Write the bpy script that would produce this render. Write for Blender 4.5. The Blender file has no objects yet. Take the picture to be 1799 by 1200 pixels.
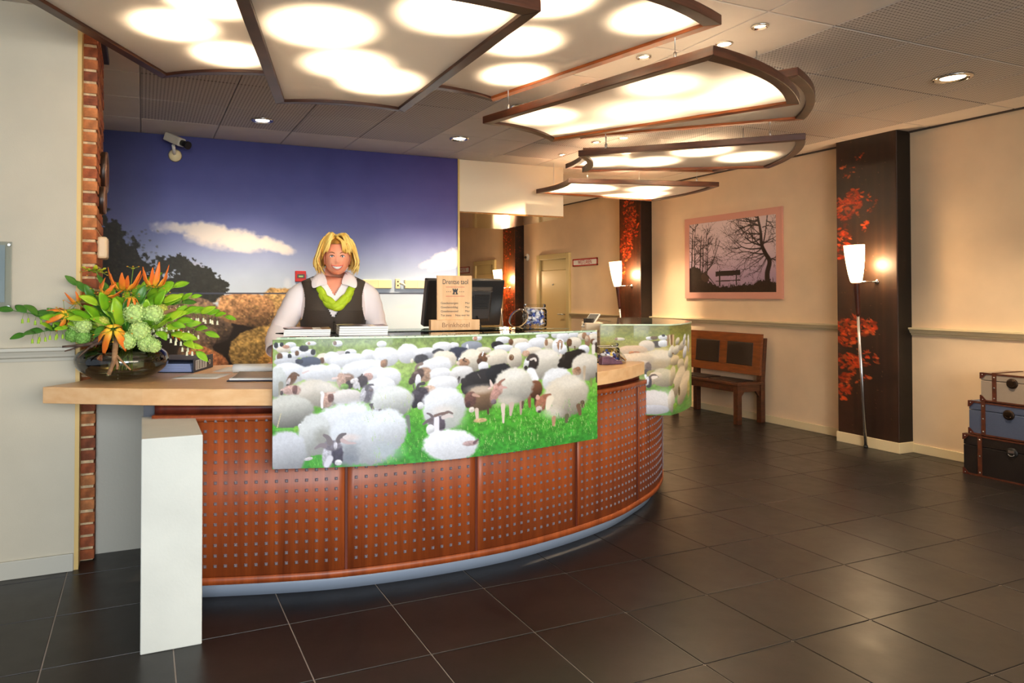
import bpy, bmesh, math, random
import numpy as np
from mathutils import Vector, Matrix
SC = bpy.context.scene
COL = SC.collection
R = math.radians

# ------------------------------------------------------------------ camera, world, lights, exposure
cam_d = bpy.data.cameras.new('camera'); cam = bpy.data.objects.new('camera', cam_d); COL.objects.link(cam)
cam.location = (0, 0, 1.343)
cam.rotation_mode = 'XYZ'
YAW, PITCH, FPX, CXP, CYP = .3961, .0145, 1212.9, 758.1, 499.36
cam.rotation_euler = (math.pi/2 + PITCH, 0, -YAW)
cam_d.sensor_fit = 'HORIZONTAL'; cam_d.sensor_width = 36
cam_d.lens = 36*FPX/1799
cam_d.shift_x = (899.5 - CXP)/1799
cam_d.shift_y = -(600 - CYP)/1799
cam_d.clip_start = .05
SC.camera = cam
SC.view_settings.view_transform = 'Standard'
try: SC.view_settings.look = 'None'
except Exception: pass
SC.view_settings.gamma = 1.0
SC.view_settings.use_curve_mapping = False
SC.view_settings.exposure = 1.78
cy = SC.cycles
cy.use_denoising = True
cy.max_bounces = 8; cy.diffuse_bounces = 4; cy.glossy_bounces = 3; cy.transmission_bounces = 8; cy.transparent_max_bounces = 12
cy.sample_clamp_indirect = 4.0
cy.caustics_reflective = False; cy.caustics_refractive = False

wd = bpy.data.worlds.new('daylight'); SC.world = wd; wd.use_nodes = True
wd.node_tree.nodes['Background'].inputs[0].default_value = (.80, .90, 1.0, 1)
wd.node_tree.nodes['Background'].inputs[1].default_value = .13

def lamp(kind, name, loc, energy, color=(1, 1, 1), rot=None, target=None, **kw):
    d = bpy.data.lights.new(name, kind); d.energy = energy; d.color = color
    for k, v in kw.items(): setattr(d, k, v)
    o = bpy.data.objects.new(name, d); COL.objects.link(o); o.location = loc
    if target is not None:
        o.rotation_euler = (Vector(target) - Vector(loc)).to_track_quat('-Z', 'Y').to_euler()
    elif rot: o.rotation_euler = rot
    return o
# daylight from the glass front behind the camera, plus a warm fill
lamp('AREA', 'front_window_daylight', (.3, -2.4, 1.7), 21, (.91, .96, 1.0), target=(1.3, 3.5, .8), shape='RECTANGLE', size=3.0, size_y=2.0, spread=R(88))
lamp('AREA', 'warm_side_fill', (3.4, -2.6, 1.9), 34, (1.0, .86, .66), target=(3.6, 5, 1.1), shape='RECTANGLE', size=3.2, size_y=1.6)  # unseen warm fill, added to lift the right wall

# ------------------------------------------------------------------ helpers
def lin(c):
    c = np.asarray(c, float)/255.0
    return np.where(c <= .04045, c/12.92, ((c+.055)/1.055)**2.4)
def L3(c): return tuple(float(x) for x in lin(c)) + (1,)
MATS = {}
def mat(name, rgb, rough=.5, metal=0, spec=.5, var=0, scale=8, stretch=(1, 1, 1), bump=0, bscale=60, rgb2=None, coat=0, trans=0, ior=1.45, emit=0, coord='Object'):
    if name in MATS: return MATS[name]
    m = bpy.data.materials.new(name); m.use_nodes = True
    nt = m.node_tree; b = nt.nodes['Principled BSDF']
    b.inputs['Base Color'].default_value = L3(rgb)
    b.inputs['Roughness'].default_value = rough
    b.inputs['Metallic'].default_value = metal
    b.inputs['Specular IOR Level'].default_value = spec
    b.inputs['IOR'].default_value = ior
    b.inputs['Coat Weight'].default_value = coat
    b.inputs['Coat Roughness'].default_value = .12
    b.inputs['Transmission Weight'].default_value = trans
    if emit:
        b.inputs['Emission Color'].default_value = L3(rgb); b.inputs['Emission Strength'].default_value = emit
    if var or bump:
        tc = nt.nodes.new('ShaderNodeTexCoord'); mp = nt.nodes.new('ShaderNodeMapping'); mp.inputs['Scale'].default_value = stretch
        nt.links.new(tc.outputs[coord], mp.inputs[0])
    if var:
        n = nt.nodes.new('ShaderNodeTexNoise'); n.inputs['Scale'].default_value = scale; n.inputs['Detail'].default_value = 6
        nt.links.new(mp.outputs[0], n.inputs['Vector'])
        r = nt.nodes.new('ShaderNodeValToRGB')
        c1 = np.array(rgb, float); c2 = np.array(rgb2 if rgb2 else c1*(1-var), float)
        r.color_ramp.elements[0].position = .32; r.color_ramp.elements[1].position = .68
        r.color_ramp.elements[0].color = L3(c2); r.color_ramp.elements[1].color = L3(np.clip(c1*(1+(0 if rgb2 else var*.4)), 0, 255))
        nt.links.new(n.outputs['Fac'], r.inputs[0]); nt.links.new(r.outputs[0], b.inputs['Base Color'])
    if bump:
        n2 = nt.nodes.new('ShaderNodeTexNoise'); n2.inputs['Scale'].default_value = bscale; n2.inputs['Detail'].default_value = 5
        nt.links.new(mp.outputs[0], n2.inputs['Vector'])
        bp = nt.nodes.new('ShaderNodeBump'); bp.inputs['Strength'].default_value = bump; bp.inputs['Distance'].default_value = .01
        nt.links.new(n2.outputs['Fac'], bp.inputs['Height']); nt.links.new(bp.outputs[0], b.inputs['Normal'])
    MATS[name] = m
    return m
def mat_print(name, rough=.45, coat=0.0, attr='print', trans=0):
    m = bpy.data.materials.new(name); m.use_nodes = True; nt = m.node_tree; b = nt.nodes['Principled BSDF']
    a = nt.nodes.new('ShaderNodeAttribute'); a.attribute_name = attr
    nt.links.new(a.outputs['Color'], b.inputs['Base Color'])
    b.inputs['Roughness'].default_value = rough; b.inputs['Coat Weight'].default_value = coat; b.inputs['Coat Roughness'].default_value = .05
    b.inputs['Specular IOR Level'].default_value = .35
    return m
def mat_clear(name, tint, refl=.9, edge=.25):
    m = bpy.data.materials.new(name); m.use_nodes = True; nt = m.node_tree
    nt.nodes.remove(nt.nodes['Principled BSDF'])
    t = nt.nodes.new('ShaderNodeBsdfTransparent'); t.inputs[0].default_value = L3(tint)
    g = nt.nodes.new('ShaderNodeBsdfGlossy'); g.inputs[0].default_value = (refl, refl, refl, 1); g.inputs['Roughness'].default_value = .03
    lw = nt.nodes.new('ShaderNodeLayerWeight'); lw.inputs[0].default_value = edge
    mx = nt.nodes.new('ShaderNodeMixShader')
    nt.links.new(lw.outputs['Fresnel'], mx.inputs[0]); nt.links.new(t.outputs[0], mx.inputs[1]); nt.links.new(g.outputs[0], mx.inputs[2])
    nt.links.new(mx.outputs[0], nt.nodes['Material Output'].inputs[0])
    return m

class MB:
    def __init__(s): s.v = []; s.f = []; s.sm = []
    def add(s, v, f, smooth=False):
        o = len(s.v); s.v += [tuple(map(float, p)) for p in v]; s.f += [tuple(i+o for i in q) for q in f]; s.sm += [smooth]*len(f); return s
    def box(s, x0, x1, y0, y1, z0, z1):
        return s.obox(((x0+x1)/2, (y0+y1)/2, (z0+z1)/2), ((x1-x0)/2, 0, 0), (0, (y1-y0)/2, 0), (0, 0, (z1-z0)/2))
    def obox(s, c, a, b, d):
        c, a, b, d = (np.array(q, float) for q in (c, a, b, d))
        v = [c+i*a+j*b+k*d for k in (-1, 1) for j in (-1, 1) for i in (-1, 1)]
        f = [(0, 2, 3, 1), (4, 5, 7, 6), (0, 1, 5, 4), (2, 6, 7, 3), (0, 4, 6, 2), (1, 3, 7, 5)]
        if np.dot(np.cross(a, b), d) < 0: f = [q[::-1] for q in f]
        return s.add(v, f)
    def bar(s, p, q, w, h, up=(0, 0, 1)):
        p, q = np.array(p, float), np.array(q, float); d = q-p; l = np.linalg.norm(d); d /= l
        up = np.array(up, float); a = np.cross(d, up); a /= np.linalg.norm(a); u = np.cross(a, d)
        return s.obox((p+q)/2, d*l/2, a*w/2, u*h/2)
    def prism(s, poly, z0, z1):
        n = len(poly)
        ar = sum(poly[i][0]*poly[(i+1) % n][1]-poly[(i+1) % n][0]*poly[i][1] for i in range(n))
        if ar < 0: poly = poly[::-1]
        v = [(x, y, z0) for x, y in poly]+[(x, y, z1) for x, y in poly]
        f = [tuple(range(n))[::-1], tuple(range(n, 2*n))]+[(i, (i+1) % n, n+(i+1) % n, n+i) for i in range(n)]
        return s.add(v, f)
    def band(s, out, inn, z0, z1, smooth=False):      # solid strip between two paths, out = side facing the room
        n = len(out)
        v = [(p[0], p[1], z) for z in (z0, z1) for q in (out, inn) for p in q]
        A, B, C, D = 0, n, 2*n, 3*n; f = []; 
        for i in range(n-1):
            f += [(A+i, A+i+1, C+i+1, C+i), (B+i+1, B+i, D+i, D+i+1), (C+i, C+i+1, D+i+1, D+i), (A+i+1, A+i, B+i, B+i+1)]
        f += [(A, C, D, B), (A+n-1, B+n-1, D+n-1, C+n-1)]
        s.add(v, f); 
        if smooth:
            for k in range(len(f)-2): s.sm[-len(f)+k] = (k % 4) < 2
        return s
    def tube(s, path, rad, n=8, caps=True, smooth=True, flat=1.0):
        P = [np.array(p, float) for p in path]; m = len(P)
        if not hasattr(rad, '__len__'): rad = [rad]*m
        t0 = P[1]-P[0]; ref = np.array((0, 0, 1.)) if abs(t0[2]) < .9*np.linalg.norm(t0) else np.array((1., 0, 0))
        v = []; a = None
        for i in range(m):
            t = P[min(i+1, m-1)]-P[max(i-1, 0)]; t /= (np.linalg.norm(t)+1e-9)
            if a is None: a = np.cross(t, ref)
            a = a-t*np.dot(a, t); a /= (np.linalg.norm(a)+1e-9); b = np.cross(t, a)
            for k in range(n):
                an = 2*math.pi*k/n; v.append(P[i]+rad[i]*(math.cos(an)*a+flat*math.sin(an)*b))
        f = [(i*n+k, i*n+(k+1) % n, (i+1)*n+(k+1) % n, (i+1)*n+k) for i in range(m-1) for k in range(n)]
        s.add(v, f, smooth)
        if caps:
            o = len(s.v)-len(v); s.f += [tuple(o+k for k in range(n))[::-1], tuple(o+(m-1)*n+k for k in range(n))]; s.sm += [False, False]
        return s
    def lathe(s, prof, c=(0, 0, 0), n=32, smooth=True, close=False, M=None):
        m = len(prof); v = []
        for r, z in prof:
            for k in range(n):
                an = 2*math.pi*k/n; p = Vector((r*math.cos(an), r*math.sin(an), z))
                if M is not None: p = M @ p
                v.append((p[0]+c[0], p[1]+c[1], p[2]+c[2]))
        f = [(i*n+k, i*n+(k+1) % n, (i+1)*n+(k+1) % n, (i+1)*n+k) for i in range(m-1) for k in range(n)]
        s.add(v, f, smooth); o = len(s.v)-len(v)
        if prof[0][0] > 1e-4 and not close: s.f.append(tuple(o+k for k in range(n))[::-1]); s.sm.append(False)
        if prof[-1][0] > 1e-4 and not close: s.f.append(tuple(o+(m-1)*n+k for k in range(n))); s.sm.append(False)
        return s
    def ell(s, c, r, nu=16, nv=10, M=None, fn=None):
        v = []; 
        if not hasattr(r, '__len__'): r = (r, r, r)
        for j in range(nv+1):
            ph = math.pi*j/nv
            for i in range(nu):
                th = 2*math.pi*i/nu
                d = Vector((math.sin(ph)*math.cos(th), math.sin(ph)*math.sin(th), math.cos(ph)))
                k = fn(d) if fn else 1
                p = Vector((d[0]*r[0]*k, d[1]*r[1]*k, d[2]*r[2]*k))
                if M is not None: p = M @ p
                v.append((p[0]+c[0], p[1]+c[1], p[2]+c[2]))
        f = [(j*nu+i, (j+1)*nu+i, (j+1)*nu+(i+1) % nu, j*nu+(i+1) % nu) for j in range(nv) for i in range(nu)]
        return s.add(v, f, True)
    def sheet(s, G, smooth=True, flip=False):
        m, n = len(G), len(G[0]); v = [p for r in G for p in r]
        f = [(i*n+j, i*n+j+1, (i+1)*n+j+1, (i+1)*n+j) for i in range(m-1) for j in range(n-1)]
        if flip: f = [q[::-1] for q in f]
        return s.add(v, f, smooth)
    def move(s, M):
        s.v = [tuple(M @ Vector(p)) for p in s.v]; return s

def root_loc(o):
    while o.parent is not None: o = o.parent
    return o.location
def obj(name, mb, m, parent=None, bev=0, kind=None, label=None, sub=0, solid=0, shift=True):
    me = bpy.data.meshes.new(name)
    v = mb.v
    if parent is not None and shift:
        l = root_loc(parent); v = [(p[0]-l[0], p[1]-l[1], p[2]-l[2]) for p in v]
    me.from_pydata(v, [], mb.f); me.polygons.foreach_set('use_smooth', mb.sm); me.update()
    for q in (m if isinstance(m, (list, tuple)) else [m]): me.materials.append(q)
    o = bpy.data.objects.new(name, me); COL.objects.link(o)
    if parent is not None: o.parent = parent
    if solid:
        d = o.modifiers.new('solid', 'SOLIDIFY'); d.thickness = solid; d.offset = 0
    if bev:
        d = o.modifiers.new('bevel', 'BEVEL'); d.width = bev; d.segments = 2; d.limit_method = 'ANGLE'; d.angle_limit = R(40)
        if hasattr(d, 'harden_normals'): d.harden_normals = False
    if sub:
        d = o.modifiers.new('sub', 'SUBSURF'); d.levels = sub; d.render_levels = sub
    if kind: o['kind'] = kind
    if label: o['label'] = label
    return o
def tag(o, label, cat, group=None):
    o['label'] = label; o['category'] = cat
    if group: o['group'] = group
    return o
def thing(name, loc, label, cat, group=None):
    o = bpy.data.objects.new(name, None); COL.objects.link(o); o.location = loc; o.empty_display_size = .05
    return tag(o, label, cat, group)
def struct(name, mb, m, parent=None, **kw):
    o = obj(name, mb, m, parent, **kw)
    if parent is None: o['kind'] = 'structure'
    return o
def dup(root, loc, label=None, rotz=None):
    def cp(o, par):
        c = o.copy(); COL.objects.link(c); c.parent = par
        for ch in o.children: cp(ch, c)
        return c
    r = cp(root, None); r.location = loc
    if rotz is not None: r.rotation_euler = (0, 0, rotz)
    if label: r['label'] = label
    return r
def spline(P, n):           # Catmull-Rom through 2-D or 3-D points, n samples evenly by arc length
    P = [np.array(p, float) for p in P]; out = []
    for i in range(len(P)-1):
        p0 = P[i-1] if i else 2*P[0]-P[1]; p1, p2 = P[i], P[i+1]; p3 = P[i+2] if i+2 < len(P) else 2*P[-1]-P[-2]
        for k in range(24):
            t = k/24; out.append(.5*((2*p1)+(-p0+p2)*t+(2*p0-5*p1+4*p2-p3)*t*t+(-p0+3*p1-3*p2+p3)*t**3))
    out.append(P[-1]); out = np.array(out); d = np.r_[0, np.cumsum(np.linalg.norm(np.diff(out, axis=0), axis=1))]
    s = np.linspace(0, d[-1], n)
    return np.stack([np.interp(s, d, out[:, k]) for k in range(out.shape[1])], 1)
def normals(P):             # left-hand normals turned to the room side (towards the camera)
    T = np.gradient(P, axis=0); N = np.stack([T[:, 1], -T[:, 0]], 1); return N/np.linalg.norm(N, axis=1)[:, None]
def text(name, s, size, loc, rot, m, parent, ext=.0004, align='CENTER', width=None):
    c = bpy.data.curves.new(name, 'FONT'); c.body = s; c.size = size; c.extrude = ext; c.align_x = align; c.align_y = 'CENTER'
    o = bpy.data.objects.new(name, c); COL.objects.link(o); c.materials.append(m)
    bpy.context.view_layer.update(); dg = bpy.context.evaluated_depsgraph_get(); me = bpy.data.meshes.new_from_object(o.evaluated_get(dg))
    bpy.data.objects.remove(o); bpy.data.curves.remove(c)
    xs = [v.co.x for v in me.vertices]; k = width/max(max(xs)-min(xs), 1e-4) if width else 1
    o = bpy.data.objects.new(name, me); COL.objects.link(o)
    for v in me.vertices: v.co.x *= k
    if not me.materials: me.materials.append(m)
    l = root_loc(parent); o.parent = parent; o.location = Vector(loc)-Vector(l); o.rotation_euler = rot
    return o

# ------------------------------------------------------------------ print painter (flat printed pictures become colour attributes)
RNG = np.random.default_rng(7)
def noise2(h, w, cell, seed=0, octv=3):
    g = np.random.default_rng(seed); out = np.zeros((h, w)); a = 1; tot = 0
    for o in range(octv):
        cw = max(cell/2**o, 1); nh, nw = int(h/cw)+3, int(w/cw)+3
        q = g.random((nh, nw)); y = np.arange(h)/cw; x = np.arange(w)/cw
        yi, xi = y.astype(int), x.astype(int); fy, fx = y-yi, x-xi; fy = fy*fy*(3-2*fy); fx = fx*fx*(3-2*fx)
        A = q[yi][:, xi]*(1-fx)+q[yi][:, xi+1]*fx; B = q[yi+1][:, xi]*(1-fx)+q[yi+1][:, xi+1]*fx
        out += a*(A*(1-fy[:, None])+B*fy[:, None]); tot += a; a *= .5
    return out/tot
class Canvas:               # colours in sRGB 0-255; x0..x1, y0..y1 are the print's own units, y downwards
    def __init__(s, w, h, x0, x1, y0, y1, rgb=(0, 0, 0), seed=1):
        s.w, s.h, s.x0, s.x1, s.y0, s.y1 = w, h, x0, x1, y0, y1
        s.a = np.tile(np.array(rgb, float), (h, w, 1))
        s.X = np.linspace(x0, x1, w); s.Y = np.linspace(y0, y1, h)
        s.n1 = noise2(h, w, 5, seed, 3)-.5; s.n2 = noise2(h, w, 26, seed+1, 4)-.5
        s.nf = noise2(h, w, 2, seed+2, 1)-.5
    def win(s, cx, cy, r):
        i0, i1 = np.searchsorted(s.X, [cx-r, cx+r]); j0, j1 = np.searchsorted(s.Y, [cy-r, cy+r])
        return max(i0, 0), min(i1, s.w), max(j0, 0), min(j1, s.h)
    def blob(s, cx, cy, rx, ry, ang=0, rgb=(255, 255, 255), fuzz=.18, soft=.12, shade=0, fur=0, alpha=1, pw=2.0, rough2=0.0):
        i0, i1, j0, j1 = s.win(cx, cy, max(rx, ry)*1.5+1)
        if i1 <= i0 or j1 <= j0: return
        X, Y = np.meshgrid(s.X[i0:i1]-cx, s.Y[j0:j1]-cy); c, n = math.cos(R(ang)), math.sin(R(ang))
        A = (X*c+Y*n)/rx; B = (-X*n+Y*c)/ry
        r = (np.abs(A)**pw+np.abs(B)**pw)**(1/pw)+fuzz*s.n1[j0:j1, i0:i1]+rough2*s.n2[j0:j1, i0:i1]
        m = np.clip((1+soft/2-r)/soft, 0, 1)[..., None]*alpha
        col = np.tile(np.array(rgb, float), (*A.shape, 1))
        if shade:
            k = np.clip(.5-.62*(Y/(ry+.3*rx))-.12*A, 0, 1); col = col*(1-shade+shade*np.clip(k*1.35, 0, 1))[..., None]
        if fur: col = col*(1+fur*(s.n1+.7*s.nf)[j0:j1, i0:i1])[..., None]
        s.a[j0:j1, i0:i1] = s.a[j0:j1, i0:i1]*(1-m)+col*m
    def stroke(s, P, w0, w1, rgb, alpha=1, soft=.5):
        P = spline(P, max(4, int(np.sum(np.linalg.norm(np.diff(np.array(P, float), axis=0), axis=1))/max(min(w0, w1)*.5, .4))+2)) if len(P) > 1 else P
        n = len(P)
        for k, p in enumerate(P):
            w = w0+(w1-w0)*k/max(n-1, 1); s.blob(p[0], p[1], w, w, 0, rgb, 0, soft, alpha=alpha)
    def poly(s, P, rgb, alpha=1, fuzz=0, fur=0, shade=0):
        P = np.array(P, float); i0, i1 = np.searchsorted(s.X, [P[:, 0].min()-3, P[:, 0].max()+3]); j0, j1 = np.searchsorted(s.Y, [P[:, 1].min()-3, P[:, 1].max()+3])
        i0, j0 = max(i0, 0), max(j0, 0); i1, j1 = min(i1, s.w), min(j1, s.h)
        if i1 <= i0 or j1 <= j0: return
        X, Y = np.meshgrid(s.X[i0:i1], s.Y[j0:j1])
        X = X+fuzz*s.n1[j0:j1, i0:i1]*2+fuzz*s.n2[j0:j1, i0:i1]; Y = Y+fuzz*s.n1[j0:j1, i0:i1][::-1]*2
        ins = np.zeros(X.shape, bool); n = len(P)
        for k in range(n):
            (xa, ya), (xb, yb) = P[k], P[(k+1) % n]
            if ya == yb: continue
            c = ((ya > Y) != (yb > Y)) & (X < (xb-xa)*(Y-ya)/(yb-ya)+xa); ins ^= c
        m = ins[..., None]*alpha; col = np.tile(np.array(rgb, float), (*X.shape, 1))
        if shade:
            t = (Y-P[:, 1].min())/(np.ptp(P[:, 1])+1e-6); col = col*(1.1-shade*t)[..., None]
        if fur: col = col*(1+fur*(s.n1*1.4+s.nf)[j0:j1, i0:i1])[..., None]
        s.a[j0:j1, i0:i1] = s.a[j0:j1, i0:i1]*(1-m)+col*m
def print_sheet(name, cv, V, m, parent, label=None):     # V: (h, w, 3) world points
    h, w = cv.h, cv.w; me = bpy.data.meshes.new(name)
    l = root_loc(parent) if parent is not None else (0, 0, 0)
    V = V.reshape(-1, 3)-np.array(l)
    me.vertices.add(h*w); me.vertices.foreach_set('co', V.astype(np.float32).ravel())
    i = np.arange((h-1)*(w-1)); r, c = i//(w-1), i % (w-1); a = r*w+c
    F = np.stack([a, a+w, a+w+1, a+1], 1).astype(np.int32)
    me.loops.add(F.size); me.loops.foreach_set('vertex_index', F.ravel())
    me.polygons.add(len(F)); me.polygons.foreach_set('loop_start', np.arange(0, F.size, 4, dtype=np.int32))
    try: me.polygons.foreach_set('loop_total', np.full(len(F), 4, np.int32))
    except Exception: pass
    me.update(calc_edges=True); me.validate()
    at = me.color_attributes.new('print', 'FLOAT_COLOR', 'POINT')
    C = np.ones((h*w, 4), np.float32); C[:, :3] = lin(np.clip(cv.a, 0, 255)).reshape(-1, 3); at.data.foreach_set('color', C.ravel())
    me.materials.append(m); o = bpy.data.objects.new(name, me); COL.objects.link(o)
    if parent is not None: o.parent = parent
    if label: o['label'] = label
    return o
def paint_attr(o, fn):      # per-vertex colour of a small mesh from its local position
    me = o.data; at = me.color_attributes.new('print', 'FLOAT_COLOR', 'POINT')
    C = []
    for v in me.vertices: C += list(lin(fn(v.co)))+[1]
    at.data.foreach_set('color', C)

# ------------------------------------------------------------------ materials
M_WALL = mat('wall_paint', (232, 206, 172), .75, var=.03, scale=3, bump=.06, bscale=180)
M_WALLG = mat('wall_paint_cool_lit', (208, 199, 178), .7, var=.03, scale=3, bump=.06, bscale=180)  # the same cream paint, with cool daylight put into the colour
M_TRIM = mat('trim_paint', (222, 205, 165), .45)
M_TRIMG = mat('trim_paint_pale', (200, 196, 182), .45)
M_YEL = mat('yellow_edge_paint', (226, 192, 122), .5)
M_DOOR = mat('door_paint', (205, 185, 130), .45)
M_GROUT = mat('floor_grout', (176, 164, 154), .7)
M_CGRID = mat('ceiling_grid', (205, 198, 190), .5)
M_CPLAIN = mat('ceiling_board', (222, 212, 200), .8, var=.02, scale=4)
M_STEEL = mat('brushed_steel', (200, 200, 200), .28, 1)
M_CHROME = mat('chrome', (225, 222, 215), .1, 1)
M_BLACK = mat('black_plastic', (22, 21, 21), .38)
M_DARK = mat('dark_grey_plastic', (46, 42, 40), .5)
M_WHITE = mat('white_plastic', (232, 228, 215), .4)
M_CREAM = mat('cream_plastic', (238, 220, 172), .4)
M_PAPER = mat('white_paper', (240, 238, 232), .7)
M_REDW = mat('red_paint', (176, 24, 22), .45)

def mat_tile():
    m = bpy.data.materials.new('slate_floor_tile'); m.use_nodes = True; nt = m.node_tree; b = nt.nodes['Principled BSDF']
    g = nt.nodes.new('ShaderNodeNewGeometry'); oi = nt.nodes.new('ShaderNodeObjectInfo')
    def nz(scale, det, rough=.6):
        n = nt.nodes.new('ShaderNodeTexNoise'); n.inputs['Scale'].default_value = scale; n.inputs['Detail'].default_value = det; n.inputs['Roughness'].default_value = rough
        nt.links.new(g.outputs['Position'], n.inputs['Vector']); return n
    n1 = nz(2.2, 5); n2 = nz(34, 6, .75); n3 = nz(9, 4)
    r = nt.nodes.new('ShaderNodeValToRGB'); r.color_ramp.elements[0].position = .3; r.color_ramp.elements[1].position = .75
    r.color_ramp.elements[0].color = L3((24, 22, 21)); r.color_ramp.elements[1].color = L3((40, 35, 32)); nt.links.new(n1.outputs['Fac'], r.inputs[0])
    f = nt.nodes.new('ShaderNodeValToRGB'); f.color_ramp.elements[0].position = .69; f.color_ramp.elements[1].position = .80
    f.color_ramp.elements[0].color = (0, 0, 0, 1); f.color_ramp.elements[1].color = (.35, .35, .35, 1); nt.links.new(n2.outputs['Fac'], f.inputs[0])
    mx = nt.nodes.new('ShaderNodeMix'); mx.data_type = 'RGBA'; mx.inputs['B'].default_value = L3((150, 140, 130))
    nt.links.new(f.outputs[0], mx.inputs['Factor']); nt.links.new(r.outputs[0], mx.inputs['A'])
    hv = nt.nodes.new('ShaderNodeHueSaturation'); mr = nt.nodes.new('ShaderNodeMapRange'); mr.inputs['To Min'].default_value = .85; mr.inputs['To Max'].default_value = 1.15
    nt.links.new(oi.outputs['Random'], mr.inputs['Value']); nt.links.new(mr.outputs[0], hv.inputs['Value']); nt.links.new(mx.outputs['Result'], hv.inputs['Color'])
    nt.links.new(hv.outputs[0], b.inputs['Base Color'])
    rr = nt.nodes.new('ShaderNodeMapRange'); rr.inputs['To Min'].default_value = .25; rr.inputs['To Max'].default_value = .42
    nt.links.new(n3.outputs['Fac'], rr.inputs['Value']); nt.links.new(rr.outputs[0], b.inputs['Roughness'])
    b.inputs['Specular IOR Level'].default_value = .36
    bp = nt.nodes.new('ShaderNodeBump'); bp.inputs['Strength'].default_value = .12; bp.inputs['Distance'].default_value = .004
    nt.links.new(n3.outputs['Fac'], bp.inputs['Height']); nt.links.new(bp.outputs[0], b.inputs['Normal'])
    return m
M_TILE = mat_tile()
def mat_perf():             # perforated acoustic ceiling board: rows of small dark holes
    m = bpy.data.materials.new('perforated_ceiling_board'); m.use_nodes = True; nt = m.node_tree; b = nt.nodes['Principled BSDF']
    b.inputs['Roughness'].default_value = .8
    g = nt.nodes.new('ShaderNodeNewGeometry'); sx = nt.nodes.new('ShaderNodeSeparateXYZ'); nt.links.new(g.outputs['Position'], sx.inputs[0])
    def mth(op, a, bb=None):
        n = nt.nodes.new('ShaderNodeMath'); n.operation = op
        for i, q in enumerate((a, bb)):
            if q is None: continue
            if isinstance(q, (int, float)): n.inputs[i].default_value = q
            else: nt.links.new(q, n.inputs[i])
        return n.outputs[0]
    def cell(o): return mth('ABSOLUTE', mth('SUBTRACT', mth('FRACT', mth('MULTIPLY', o, 1/.0235)), .5))
    d = mth('SQRT', mth('ADD', mth('POWER', cell(sx.outputs[0]), 2), mth('POWER', cell(sx.outputs[1]), 2)))
    k = mth('LESS_THAN', d, .25)
    mx = nt.nodes.new('ShaderNodeMix'); mx.data_type = 'RGBA'; mx.inputs['A'].default_value = L3((198, 190, 183)); mx.inputs['B'].default_value = L3((118, 108, 102))
    nt.links.new(k, mx.inputs['Factor']); nt.links.new(mx.outputs['Result'], b.inputs['Base Color'])
    return m
M_PERF = mat_perf()
ZC = 2.737

# ------------------------------------------------------------------ floor of slate tiles
fl = struct('floor', MB().box(-3.2, 6.2, -3.0, 14.2, -.06, -.004), M_GROUT)
T, FX, FY = .4438, .1145, 2.3919
tile_me = MB().box(-T/2+.0026, T/2-.0026, -T/2+.0026, T/2-.0026, -.02, 0)
cells = []
ca, sa = math.cos(YAW), math.sin(YAW)
for i in range(-8, 15):
    for j in range(-12, 27):
        x, y = FX+(i+.5)*T, FY+(j+.5)*T
        if x < -3.1 or x > 6.2 or y > 14 or y < -2.9: continue
        w = x*sa+y*ca; r = x*ca-y*sa
        px = CXP+FPX*r/w if w > .3 else -9e9; py = 517+FPX*1.343/w if w > .3 else 9e9
        vis = w > .9 and -260 < px < 2060 and py < 1420 and not (x < 3.0 and y > 6.5) and not (.2 < x < 2.6 and 3.6 < y < 6.3)
        cells.append((0 if vis else 1, w, x, y))
cells.sort()
t0 = None; rest = MB()
for k, (h, w, x, y) in enumerate(cells):
    if h == 0 and k < 290:
        if t0 is None: t0 = obj('floor_tile', tile_me, M_TILE, fl, bev=.0015); o = t0
        else: o = t0.copy(); COL.objects.link(o)
        o.location = (x, y, random.Random(k).uniform(-.0006, .0004))
    else: rest.box(x-T/2+.0022, x+T/2-.0022, y-T/2+.0022, y+T/2-.0022, -.02, 0)
obj('floor_tile_field', rest, M_TILE, fl, kind='stuff')

# ------------------------------------------------------------------ ceiling of boards in a grid
ce = struct('ceiling', MB().box(-3.2, 6.2, -3.0, 14.2, ZC+.012, ZC+.08), M_CGRID)
cache = {}
def ctile(x0, x1, y0, y1, perf):
    key = (round(x1-x0, 3), round(y1-y0, 3), perf)
    if key not in cache:
        a, b = (x1-x0)/2-.004, (y1-y0)/2-.004
        cache[key] = obj('ceiling_board', MB().box(-a, a, -b, b, 0, .02), M_PERF if perf else M_CPLAIN, ce, bev=.004); o = cache[key]
    else: o = cache[key].copy(); COL.objects.link(o)
    o.location = ((x0+x1)/2, (y0+y1)/2, ZC)
yl = [6.447, 5.92]+[5.31-.6045*k for k in range(0, 9)]
for a, b in zip(yl[1:], yl[:-1]):
    for x0, x1 in [(-2.44, -1.83), (-1.83, -1.23), (-1.23, -.62), (-.62, -.025), (-.025, .575), (.575, 1.17), (1.17, 1.769), (1.769, 2.368)]:
        ctile(x0, x1, a, b, b < 6.0 and x0 > -.1)
yr = [2.484+.6*k for k in range(-4, 20)]
for a, b in zip(yr[:-1], yr[1:]):
    for x0, x1 in [(2.368, 2.84), (2.84, 3.312)]: ctile(x0, x1, a, min(b, 6.44) if a < 6.44 else b, False)
    for k in range(5):
        x0 = 3.312+.6*k; x1 = min(x0+.6, 6.06)
        ctile(x0, x1, a, b, k < 4 and 1 < b < 6.2)
for x0, x1 in [(2.368, 2.84), (2.84, 3.312)]: pass
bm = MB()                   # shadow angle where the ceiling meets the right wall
bm.box(6.035, 6.062, -3, 14, ZC-.012, ZC+.012); struct('trim_1', bm, mat('shadow_angle', (60, 52, 46), .6))

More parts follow.
